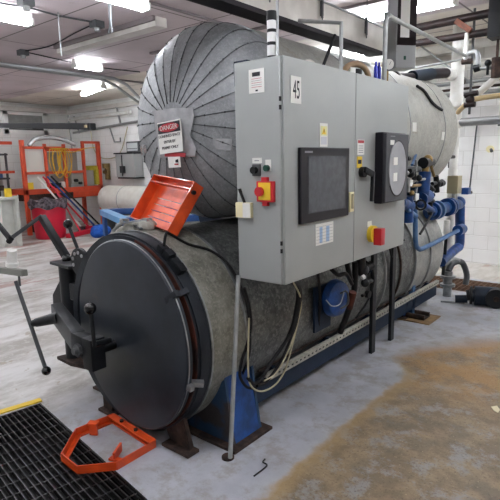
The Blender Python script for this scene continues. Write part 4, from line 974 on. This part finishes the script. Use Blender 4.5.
# ================================================================ orange frame on the floor
ofr = thing('orange_floor_frame', 'orange house-shaped steel angle frame lying partly on the black grate', 'frame', (-2.35, 1.5, 0))
V = [PZ(a, b, .0) for a, b in ((62, 461), (78, 474), (117, 470), (156, 447), (114, 420), (76, 436))]
fr = MB(); n_ = len(V)
cen = sum(V, Vector())/n_
for i in range(n_):
    a, b = V[i], V[(i+1) % n_]
    fr.bar(a+Vector((0, 0, .024)), b+Vector((0, 0, .024)), .007, .048)
    d_ = (b-a).normalized(); inn = (cen-(a+b)/2); inn = (inn-d_*inn.dot(d_)).normalized()
    fr.bar(a+inn*.016+Vector((0, 0, .004)), b+inn*.016+Vector((0, 0, .004)), .034, .007)
fr.build('angle_frame', M_ORANGE, ofr, .001)
a, b = V[3], V[4]; d_ = (b-a).normalized(); inn = (cen-(a+b)/2); inn = (inn-d_*inn.dot(d_)).normalized()
MB().bar(a+inn*.02+Vector((0, 0, .042)), b+inn*.02+Vector((0, 0, .042)), .045, .006).build('bolt_rail', M_ORANGE, ofr)
for t_ in (.38, .72): p = a+(b-a)*t_+inn*.02+Vector((0, 0, .045)); MB().cyl(p, p+Vector((0, 0, .012)), .012, n=8).build('bolt', M_RUST2, ofr)
p = PZ(94, 436, .0); MB().box(p+Vector((0, 0, .045)), (.05, .012, .075), Matrix.Rotation(.5, 3, 'Z')).box(p+Vector((.0, .0, .085)), (.06, .045, .01), Matrix.Rotation(.5, 3, 'Z')).build('upright_lug', M_ORANGE, ofr)
p = PZ(120, 458, .0); MB().box(p+Vector((-.02, .0, .03)), (.11, .012, .05), Matrix.Rotation(-1.0, 3, 'Z')).box(p+Vector((.02, -.03, .012)), (.1, .03, .012), Matrix.Rotation(.3, 3, 'Z')).build('upright_lug', M_ORANGE, ofr)

# ================================================================ small floor items
mo = thing('electric_motor', 'dark blue-black motor with round end lying on the floor by the trench grate', 'motor', (-1.5, 5.8, 0))
m0 = PZ(452, 303, 0)+Vector((0, 0, .06)); m1 = PZ(494, 306, 0)+Vector((0, 0, .1)); md = (m1-m0); md.z = 0; md.normalize(); L_ = (m1-m0).length
mz = Vector((0, 0, .105))
P0 = Vector((m0.x, m0.y, .0))
M_MOT = mat('motor_blue_black', '1f2b3a', .35, .2, '11161f', 9, .6)
MB().cyl(P0+md*(L_*.52)+mz, P0+md*L_+mz, .105, n=28).cyl(P0+md*(L_*.45)+mz, P0+md*(L_*.52)+mz, .075, n=24).build('motor_body', M_MOT, mo)
pe = P0+md*L_+mz; fd = Vector((.35, -.93, 0)).normalized()
MB().cyl(pe-fd*.02, pe+fd*.11, .105, n=28).build('fan_cowl', M_BLK, mo); MB().cyl(pe+fd*.11, pe+fd*.12, .03, n=16).build('cowl_hub', M_RUST2, mo)
MB().cyl(P0+md*(L_*.42)+mz, P0+md*(L_*.47)+mz, .1, n=24).cyl(P0+md*(L_*.34)+mz*.95, P0+md*(L_*.42)+mz, .06, n=20).build('coupling', M_BLK, mo)
MB().cyl(P0+md*.03+Vector((0, 0, .05)), P0+md*(L_*.36)+Vector((0, 0, .06)), .045, n=18).build('shaft_housing', M_MOT, mo)
MB().bar(P0-md*.12+Vector((0, 0, .012)), P0+md*(L_*.3)+Vector((0, 0, .012)), .03, .02).build('foot_bar', M_STEEL, mo)
cb_ = [PZ(a, b, .006) for a, b in ((254, 476), (262, 470), (267, 465), (263, 462), (265, 459))]
cable(cb_, .004, M_RUB, 'wire_offcut', 'short curled black wire offcut on the grey floor', 'wire', smooth=4)
lf_ = MB()._add([PZ(a, b, .004) for a, b in ((491, 407), (497, 406), (500, 410), (498, 413), (494, 411))], [(0, 1, 2, 3, 4)]).build('paper_scrap', M_LEAF, flat=True); lf_.modifiers.new('s', 'SOLIDIFY').thickness = .003
tag(lf_, 'cream scrap on the brown floor at the right edge', 'scrap')
for a, b in ((418, 397), (397, 240)):
    pass
cl_ = MB().cyl(PZ(228, 458, 0), PZ(228, 458, 0)+Vector((0, 0, .012)), .035, n=16).build('floor_clip', M_RUST2); tag(cl_, 'rusty round foot where the thin conduit meets the floor', 'fixing')

# ================================================================ LEFT BACKGROUND
# workbench rack along the left wall
BX = -11.35; BX1 = -12.25
rk = thing('orange_workbench', 'orange steel workbench with tall uprights against the left wall', 'workbench', ((BX+BX1)/2, 6.8, 0))
MB().b2((BX1, 5.68, .94), (BX, 7.76, 1.06)).build('bench_top', M_ORANGE2, rk, .004)
for yy in (5.72, 7.72):
    MB().b2((BX-.09, yy-.04, 0), (BX, yy+.04, 2.18 if yy < 6 else 2.18)).build('upright', M_ORANGE2, rk)
    MB().b2((BX1, yy-.04, 0), (BX1+.09, yy+.04, .94)).build('rear_leg', M_ORANGE2, rk)
for ya in (6.26, 6.75, 7.27): MB().b2((BX-.07, ya-.03, 1.06), (BX, ya+.03, 2.1 if ya < 7 else 2.18)).build('upright', M_ORANGE2, rk)
MB().b2((BX-.05, 5.72, 1.98), (BX, 6.78, 2.04)).b2((BX-.05, 5.72, 1.4), (BX, 7.27, 1.46)).b2((BX-.05, 6.26, 1.93), (BX, 7.27, 2.0)).b2((BX-.05, 7.27, 2.12), (BX, 7.72, 2.18)).build('cross_rail', M_ORANGE2, rk)
MB().b2((BX-.06, 5.77, 1.06), (BX-.052, 6.24, 1.97)).build('pale_panel', mat('pale_board', 'cdc9c0', .6), rk)
MB().b2((BX-.3, 6.3, 1.06), (BX-.29, 7.25, 1.92)).build('grey_panel', mat('grey_board', '9a9690', .6), rk)
MB().b2((BX-.5, 5.75, .78), (BX-.02, 7.2, .94)).build('drawer_box', M_RUST2, rk)
MB().b2((BX-.06, 6.9, .94), (BX-.0, 7.7, .8)).build('apron', M_ORANGE2, rk)
# second frame further left
rk2 = thing('orange_shelf_frame', 'smaller orange shelf frame at the left edge, beside the workbench', 'shelf', (-10.9, 4.95, 0))
for yy in (4.6, 5.15): MB().b2((BX-.4, yy-.03, 0), (BX-.34, yy+.03, 2.15)).build('upright', M_ORANGE2, rk2)
MB().b2((BX-.4, 4.2, 2.09), (BX-.34, 5.65, 2.16)).b2((BX-.4, 4.2, 1.44), (BX-.34, 5.65, 1.5)).b2((BX-.4, 4.2, .9), (BX-.34, 5.65, .96)).build('cross_rail', M_ORANGE2, rk2)
# silver arch (flexible duct) above the bench
tag(MB().tube([(BX-.15, 5.95, 2.06), (BX-.15, 6.1, 2.2), (BX-.15, 6.45, 2.26), (BX-.15, 6.8, 2.22), (BX-.15, 7.15, 2.1)], .055, 14).build('flexible_duct', mat('silver_duct', 'd0d2d4', .25, .6)), 'silver flexible duct arching over the orange workbench', 'duct')
# yellow cord coil
yc = MB()
for k in range(7):
    cy = 6.45+.06*k; q_ = .05*sin(k*2.3); yc.tube([(BX+.03+.01*k, cy-.1, 1.97), (BX+.05, cy-.14+q_, 1.7), (BX+.05, cy-.05, 1.42-.06*(k % 3)), (BX+.05, cy+.08-q_, 1.5), (BX+.04, cy+.1, 1.8), (BX+.03, cy+.02, 1.99), (BX+.03, cy-.1, 1.97)], .009, 6, 5)
yc.tube([(BX+.03, 6.5, 1.98), (BX+.03, 6.9, 1.9), (BX+.03, 7.3, 2.0), (BX+.03, 7.6, 2.02)], .01, 6, 4)
tag(yc.build('yellow_cord_coil', M_CORDY), 'coil of yellow cord hanging on the orange workbench upright', 'cord')
# machine on the bench
bmx = thing('bench_machine', 'grey box machine with dark knobs on the right end of the orange workbench', 'machine', (BX-.25, 7.2, 1.06))
MB().b2((BX-.4, 6.92, 1.06), (BX-.05, 7.55, 1.46)).build('case', mat('machine_grey', '98958c', .5), bmx, .01)
MB().cyl((BX-.05, 7.0, 1.22), (BX+.04, 7.0, 1.22), .04, n=14).build('knob', M_SEAM, bmx); MB().cyl((BX-.05, 7.12, 1.15), (BX+.03, 7.12, 1.15), .035, n=14).build('knob', M_SEAM, bmx)
MB().b2((BX-.06, 6.85, 1.06), (BX+.0, 7.15, 1.12)).build('front_ledge', M_PIPEG, bmx)
tag(MB().box((BX-.2, 7.58, 1.5), (.3, .3, .14), None, .04).box((BX-.12, 7.66, 1.28), (.2, .14, .4), None, .04).build('olive_cloth', M_YCLOTH), 'olive yellow cloth draped beside the grey bench machine', 'cloth')
for k, (yy, mt_, lb, sz) in enumerate(((5.85, M_YEL, 'small yellow box at the left end of the orange workbench', (.15, .14, .16)), (6.2, M_PAPER, 'white packet on the orange workbench', (.2, .2, .12)), (6.5, M_INK, 'black case on the orange workbench', (.22, .2, .12)), (6.72, M_PAPER, 'crumpled white bag near the middle of the orange workbench', (.18, .16, .14)))):
    tag(MB().box((BX-.12, yy, 1.06+sz[2]/2), sz, None, .015).build(('yellow_box', 'white_packet', 'black_case', 'white_bag')[k], mt_), lb, ('box', 'packet', 'case', 'bag')[k])
# red bin with liner
bn = thing('red_bin', 'large red plastic bin with crumpled dark liner in front of the orange workbench', 'bin', (-10.1, 5.5, 0))
bc_ = PZ(46.5, 240, 0)+Vector((-.25, .25, 0)); bc_.z = 0
MB().lathe([(0, 0), (.30, 0), (.32, .02), (.37, .78), (.385, .78), (.385, .80), (.35, .80), (.3, .05), (0, .04)], bc_, (0, 0, 1), 32).build('tub', M_RED2, bn)
bg = MB()
pr = []
for k in range(40):
    a_ = 2*pi*k/40; r1 = .40+.02*sin(k*2.3); pr.append((a_, r1))
vs_ = []
for lvl, (rr, zz_) in enumerate(((0, .74), (.3, .80), (.40, .86), (.415, .80), (.405, .68))):
    for a_, r1 in pr: vs_.append(bc_+Vector((cos(a_)*(rr+.02*sin(a_*9+lvl)) if rr else cos(a_)*.02, sin(a_)*(rr+.02*sin(a_*7+lvl)) if rr else sin(a_)*.02, zz_+.03*sin(a_*6+lvl*2))))
fs_ = [(l*40+i, l*40+(i+1) % 40, (l+1)*40+(i+1) % 40, (l+1)*40+i) for l in range(4) for i in range(40)]
bg._add(vs_, fs_).build('liner', M_BAG, bn)
# brooms and mops: shafts lean left onto the bench, heads on the floor at the right
hx = [(M_PAPER, 0.0, 'white broom handle leaning in the bundle by the red bin'), (M_RED2, .16, 'red broom handle leaning against the orange workbench'), (M_BLUE, .3, 'blue mop handle leaning farthest right in the bundle'), (M_SEAM, .42, 'black broom handle leaning in the bundle of brooms')]
for mt_, k, lb in hx:
    ft = PZ(82+k*46, 231.5-k*3, .0); ft.z = .03; tpz = Vector((-11.25, 5.95+k*.8, 1.35))
    t = thing('broom', lb, 'broom', (ft.x, ft.y, 0))
    MB().cyl(ft+Vector((0, 0, .07)), tpz, .022, n=10).build('handle', mt_, t)
    MB().b2(ft+Vector((-.09, -.05, -.03)), ft+Vector((.09, .05, .1)), .01).build('head', (M_BAG, M_RED2, M_BLUE, M_SEAM)[hx.index((mt_, k, lb))], t)
h0 = PZ(68, 236, .05); h1 = PZ(94, 230, .05)
pb = thing('push_broom', 'long red push broom head on the floor right of the red bin', 'broom', (h0+h1)/2)
MB().bar(h0, h1, .12, .1, bev=.02).build('head', M_RED2, pb); MB().cyl((h0+h1)/2, Vector((-11.2, 6.3, 1.1)), .02, n=10).build('handle', M_RED2, pb)
tag(MB().ball(PZ(101, 231, .12)+Vector((0, 0, .02)), .22, (1.3, .9, .6), 14).ball(PZ(97, 233, .1), .14, (1.2, 1, .8), 12).build('blue_rag', M_BCLOTH), 'bright blue rag heap just beyond the vessel door ring', 'rag')
# blue cart/trough
bt = thing('blue_trough', 'blue rectangular trough frame on legs behind the vessel', 'trough', (-6.4, 4.8, 0))
q0 = PZ(104, 212, .8); q1 = PZ(125, 221, .8); q3 = q0+Vector((1.1, 1.5, 0)); q2 = q1+Vector((1.1, 1.5, 0))
for a, b, mt_, nm in ((q0, q1, M_LBLUE, 'front_rail'), (q1, q2, M_DBLUE, 'side_rail'), (q2, q3, M_LBLUE, 'rear_rail'), (q3, q0, M_DBLUE, 'side_rail')):
    MB().bar(a, b, .16, .10, bev=.03).build(nm, mt_, bt)
MB()._add([p-Vector((0, 0, .07)) for p in (q0, q1, q2, q3)], [(0, 1, 2, 3)]).build('tray_floor', M_PIPEG, bt)
for p in (q0, q1, q2, q3): MB().b2((p.x-.03, p.y-.03, 0), (p.x+.03, p.y+.03, p.z-.05)).build('leg', M_DBLUE, bt)
# white insulated vessel and machine along the rear wall
wv = thing('white_insulated_tank', 'long low white insulated tank against the rear wall at left', 'tank', (-9.7, 7.5, 0))
MB().cyl((-10.75, 7.5, .75), (-6.5, 7.5, .75), .33, n=36).build('shell', M_PLYW, wv)
for x_ in (-10.6, -9.95, -8.5, -7): MB().b2((x_, 7.25, 0), (x_+.08, 7.7, .5)).build('leg', M_DKG, wv); 
for x_ in (-10.0, -8.6): MB().ring((x_, 7.5, .75), (x_+.02, 7.5, .75), .336, .32, 36).build('band', M_PIPEG, wv)
hvv = MB().cyl((-11.35, 7.93, 1.2), (-11.35, 7.93, 1.5), .07, n=14).cyl((-11.35, 7.9, 1.5), (-11.35, 7.9, 1.62), .1, n=14).cyl((-11.45, 7.9, 1.4), (-11.25, 7.9, 1.4), .05, n=12).build('wall_valve', M_BRASS); tag(hvv, 'brass valve on the white rear wall above the white tank', 'valve')
# wall cabinet + small screen
wc = thing('wall_cabinet', 'grey steel wall box on the rear wall left of the domed tank end', 'electrical box', (-10.35, 7.85, 1.25))
MB().b2((-10.68, 7.72, 1.27), (-9.95, 8.0, 1.84)).build('case', mat('wall_box_grey', '9c9e9c', .5), wc, .01)
MB().b2((-10.42, 7.7, 1.3), (-10.405, 7.72, 1.81)).build('door_gap', M_SEAM, wc); MB().b2((-10.45, 7.66, 1.38), (-10.3, 7.72, 1.55)).build('lock', M_SEAM, wc)
MB().b2((-10.72, 7.70, 1.84), (-9.93, 8.0, 1.87)).b2((-10.6, 7.70, 1.24), (-9.93, 8.0, 1.27)).build('edge_trim', M_SEAM, wc)
wm = thing('wall_frame', 'small dark-edged glass frame above the grey wall box', 'frame', (-10.25, 7.98, 1.87))
MB().b2((-10.5, 7.94, 1.87), (-10.02, 8.0, 2.14)).build('frame', M_DKG, wm); MB().b2((-10.46, 7.93, 1.91), (-10.06, 7.94, 2.10)).build('glass', mat('pale_glass', 'cfd3d4', .2), wm); MB().b2((-10.46, 7.925, 1.96), (-10.06, 7.93, 1.975)).build('divider', M_DKG, wm)
# rear wall conduits on the left
pipe([(-12.9, 7.9, 2.83), (-10.2, 7.9, 2.83)], .05, M_PIPEW, 'white pipe along the top of the rear wall at left', n=12)
pipe([(-12.8, 7.93, 2.47), (-9.6, 7.93, 2.62)], .03, M_PIPEG, 'grey conduit running level across the rear wall at left', 'conduit', 'conduit')
pipe([(-10.75, 7.9, 3.0), (-10.6, 7.88, 2.6)], .025, M_PIPEG, 'short grey conduit rising to the ceiling at the end of the level conduit', 'conduit', 'conduit')
pipe([(-12.95, 7.9, 2.95), (-12.9, 7.9, 2.3), (-12.88, 7.9, 1.6)], .02, M_PIPEG, 'grey conduit down the corner of the rear wall', 'conduit', 'conduit')
pipe([(-12.7, 7.92, 2.9), (-12.5, 7.92, 2.45)], .02, M_PIPEG, 'short slanting conduit near the room corner', 'conduit', 'conduit')
pipe([(-12.0, 7.94, 2.6), (-11.9, 7.94, 2.0), (-11.5, 7.94, 1.75), (-10.8, 7.94, 1.85), (-10.4, 7.94, 2.5)], .012, M_CORDC, 'thin cream cable drooping across the rear wall', 'wall_cable', 'cable', 4)
pipe([(-11.1, 7.92, 2.5), (-10.95, 7.92, 2.15), (-10.7, 7.92, 2.15), (-10.7, 7.92, 2.25)], .018, M_PIPEG, 'small hooked conduit below the level conduit', 'conduit', 'conduit')
# ceiling conduits
for k, x_ in enumerate((-8.05, -7.9)):
    pipe([(x_, -3.5, 3.13), (x_, 5.6+.2*k, 3.13), (x_-.3, 6.1+.2*k, 3.1), (x_-1.4, 7.6, 2.95), (x_-1.5, 7.93, 2.9)], .028, M_PIPEG, ('left', 'right')[k]+' one of the paired ceiling conduits bending towards the rear wall', 'ceiling_conduit', 'conduit')
cw_ = PZ(83, 75, 3.15)
def oct_box(px, py, lab):
    p = PZ(px, py, 3.15); t = thing('junction_box', lab, 'junction box', (p.x, p.y, 3.13)); MB().b2((p.x-.06, p.y-.06, 3.13), (p.x+.06, p.y+.06, ZC)).build('box_shell', M_DKG, t); MB().cyl((p.x, p.y, 3.09), (p.x, p.y, 3.13), .035, n=14).build('knockout', M_PIPEG, t); return p
j1 = oct_box(23, 54, 'grey ceiling junction box at left where two cables meet'); j2 = oct_box(97, 26, 'grey ceiling junction box between the left lights'); j3 = oct_box(26, 4, 'grey ceiling junction box beside the corner light')
Z3 = 3.185
cable([(j1.x, j1.y, Z3), tuple(PZ(50, 46, Z3)), tuple(PZ(75, 33, Z3)), (j2.x, j2.y, Z3)], .008, M_RUB, 'ceiling_cable', 'dark cable between the two left ceiling junction boxes', 'cable')
cable([(j1.x, j1.y, Z3), tuple(PZ(90, 66, Z3)), tuple(PZ(140, 72, Z3))], .008, M_RUB, 'ceiling_cable', 'dark cable from the left junction box towards the upper tank', 'cable')
cable([(j2.x, j2.y, Z3), tuple(PZ(60, 16, Z3)), tuple(PZ(30, 8, Z3)), tuple(PZ(0, 3, Z3))], .01, M_DKG, 'ceiling_cable', 'dark cable from the middle junction box to the upper left corner', 'cable')
cable([tuple(PZ(58, 12, Z3)), tuple(PZ(58, 14, Z3)-Vector((0, 0, .1))), tuple(PZ(58, 14, Z3)-Vector((0, 0, .42)))], .006, M_PIPEG, 'drop_rod', 'pale rod hanging straight down from the left ceiling', 'rod', smooth=0)
hp_ = PZ(108, -5, 3.2); hk = MB().tube([hp_, hp_-Vector((0, 0, .28)), hp_-Vector((.03, 0, .34)), hp_-Vector((-.03, 0, .34)), hp_-Vector((-.02, 0, .25)), hp_+Vector((.03, 0, 0))], .008, 8, 0).build('ceiling_hook', M_DKG); tag(hk, 'dark looped hook hanging from the ceiling above the tray', 'hook')
# boom tube
e0 = PY(92, 126.5, 3.6); e1 = PY(0, 125.5, 4.2); dd = (e1-e0); far_ = e0+dd*(( -12.88-e0.x)/dd.x)
bo = thing('dark_boom_tube', 'long dark square tube jutting in from the left, in front of the window', 'tube', tuple(far_))
M_BOOM = mat('dark_navy_tube', '0b0b11', .7, 0)
MB().bar(far_, e0, .09, .08, bev=.006).build('tube', M_BOOM, bo); dn = dd.normalized(); MB().bar(e0, e0-dn*.03, .07, .065).build('end_cap', M_SEAM, bo); MB().bar(e0+dn*.12, e0+dn*.03, .095, .03).build('brass_fitting', M_BRASS, bo)
MB().b2((XW+.005, far_.y-.1, far_.z-.1), (-12.9, far_.y+.1, far_.z+.1)).build('wall_bracket', M_DKG, bo)
# left machine
lm = thing('white_machine_stand', 'off-white machine stand with grey square tube at the left edge', 'machine', (-7.6, 3.3, 0))
a = PZ(22, 246, 0)
MB().b2((a.x-.9, a.y-.28, 0), (a.x-.12, a.y, .95)).build('cabinet_base', M_LIGHTG, lm, .01)
MB().b2((a.x-.12, a.y-.05, .0), (a.x, a.y+.02, 1.02)).build('corner_post', M_LIGHTG, lm, .005)
MB().b2((a.x-.95, a.y-.3, .95), (a.x+.02, a.y+.02, 1.0)).build('top_shelf', M_LIGHTG, lm, .005)
for k in range(5):
    MB().b2((a.x-.8+.15*k, a.y-.15, 1.0), (a.x-.7+.15*k, a.y-.05, 1.12+.05*(k % 3))).build('stacked_part', (M_DKG, M_PAPER, M_RUST2, M_PIPEG, M_YEL)[k], lm)
MB().b2((a.x-.7, a.y-.3, .6), (a.x-.5, a.y-.28, .8)).b2((a.x-.4, a.y-.3, .35), (a.x-.25, a.y-.28, .55)).build('panel_opening', M_DKG, lm)
ss = thing('square_tube_stub', 'grey square tube with pale fitting projecting from the left edge near the floor', 'tube', tuple(PY(10, 285, 2.6)))
s0 = PY(-30, 266, 2.75); s1 = PY(24.5, 273, 2.6)
MB().bar(s0, s1, .07, .07, bev=.004).build('tube', mat('grey_square_tube', '7a7b74', .5, .3), ss)
MB().cyl(PY(12, 262, 2.66), PY(12, 250, 2.66), .055, n=20).cyl(PY(12, 262, 2.66), PY(12, 266, 2.66), .07, n=20).build('pale_fitting', M_PIPEW, ss)
MB().cyl(PY(19, 276, 2.6), PY(20, 286, 2.6), .014, n=10).build('pin', M_DKG, ss)
s2p = PY(-30, 268, 2.75); MB().b2((s2p.x-.1, s2p.y-.1, 0), (s2p.x+.1, s2p.y+.1, s2p.z+.02)).build('stand', M_LIGHTG, ss)
# racking with parts at the far left
gp = thing('green_shelf_unit', 'cluttered grey shelf unit at the left edge behind the orange frames', 'shelf', (-11.9, 4.3, 0))
MB().b2((-12.3, 3.4, 0), (-12.25, 5.6, 1.9)).build('back_panel', M_LIGHTG, gp)
for z_ in (.5, .95, 1.3, 1.85): MB().b2((-12.3, 3.4, z_), (-11.85, 5.6, z_+.04)).build('shelf_board', M_DKG, gp)
for yy in (3.42, 5.56): MB().b2((-11.9, yy-.02, 0), (-11.86, yy+.02, 1.9)).build('shelf_post', M_DKG, gp)
cnt = 0
for z_ in (.99, 1.34):
    for k in range(9):
        yy = 4.55+.11*k; h_ = .12+.12*random.random()
        mt_ = random.choice((M_YEL, M_PAPER, M_DKG, M_RUST2, M_PIPEG, M_BLUEL))
        nmc = {id(M_YEL): 'yellow', id(M_PAPER): 'white', id(M_DKG): 'dark grey', id(M_RUST2): 'brown', id(M_PIPEG): 'light grey', id(M_BLUEL): 'blue'}[id(mt_)]
        tag(MB().box((-11.98, yy, z_+h_/2), (.12, .085, h_), None, .01).build('stored_box', mt_), f'small boxes and cans stored on the cluttered shelf unit at the left edge', 'box', 'boxes on the cluttered shelf unit'); cnt += 1
# left workbench underside bits
tag(MB().b2((-11.9, 6.0, 0), (-11.5, 6.4, .3), .02).build('dark_toolbox', M_RUST2), 'dark toolbox on the floor beneath the orange workbench', 'toolbox')
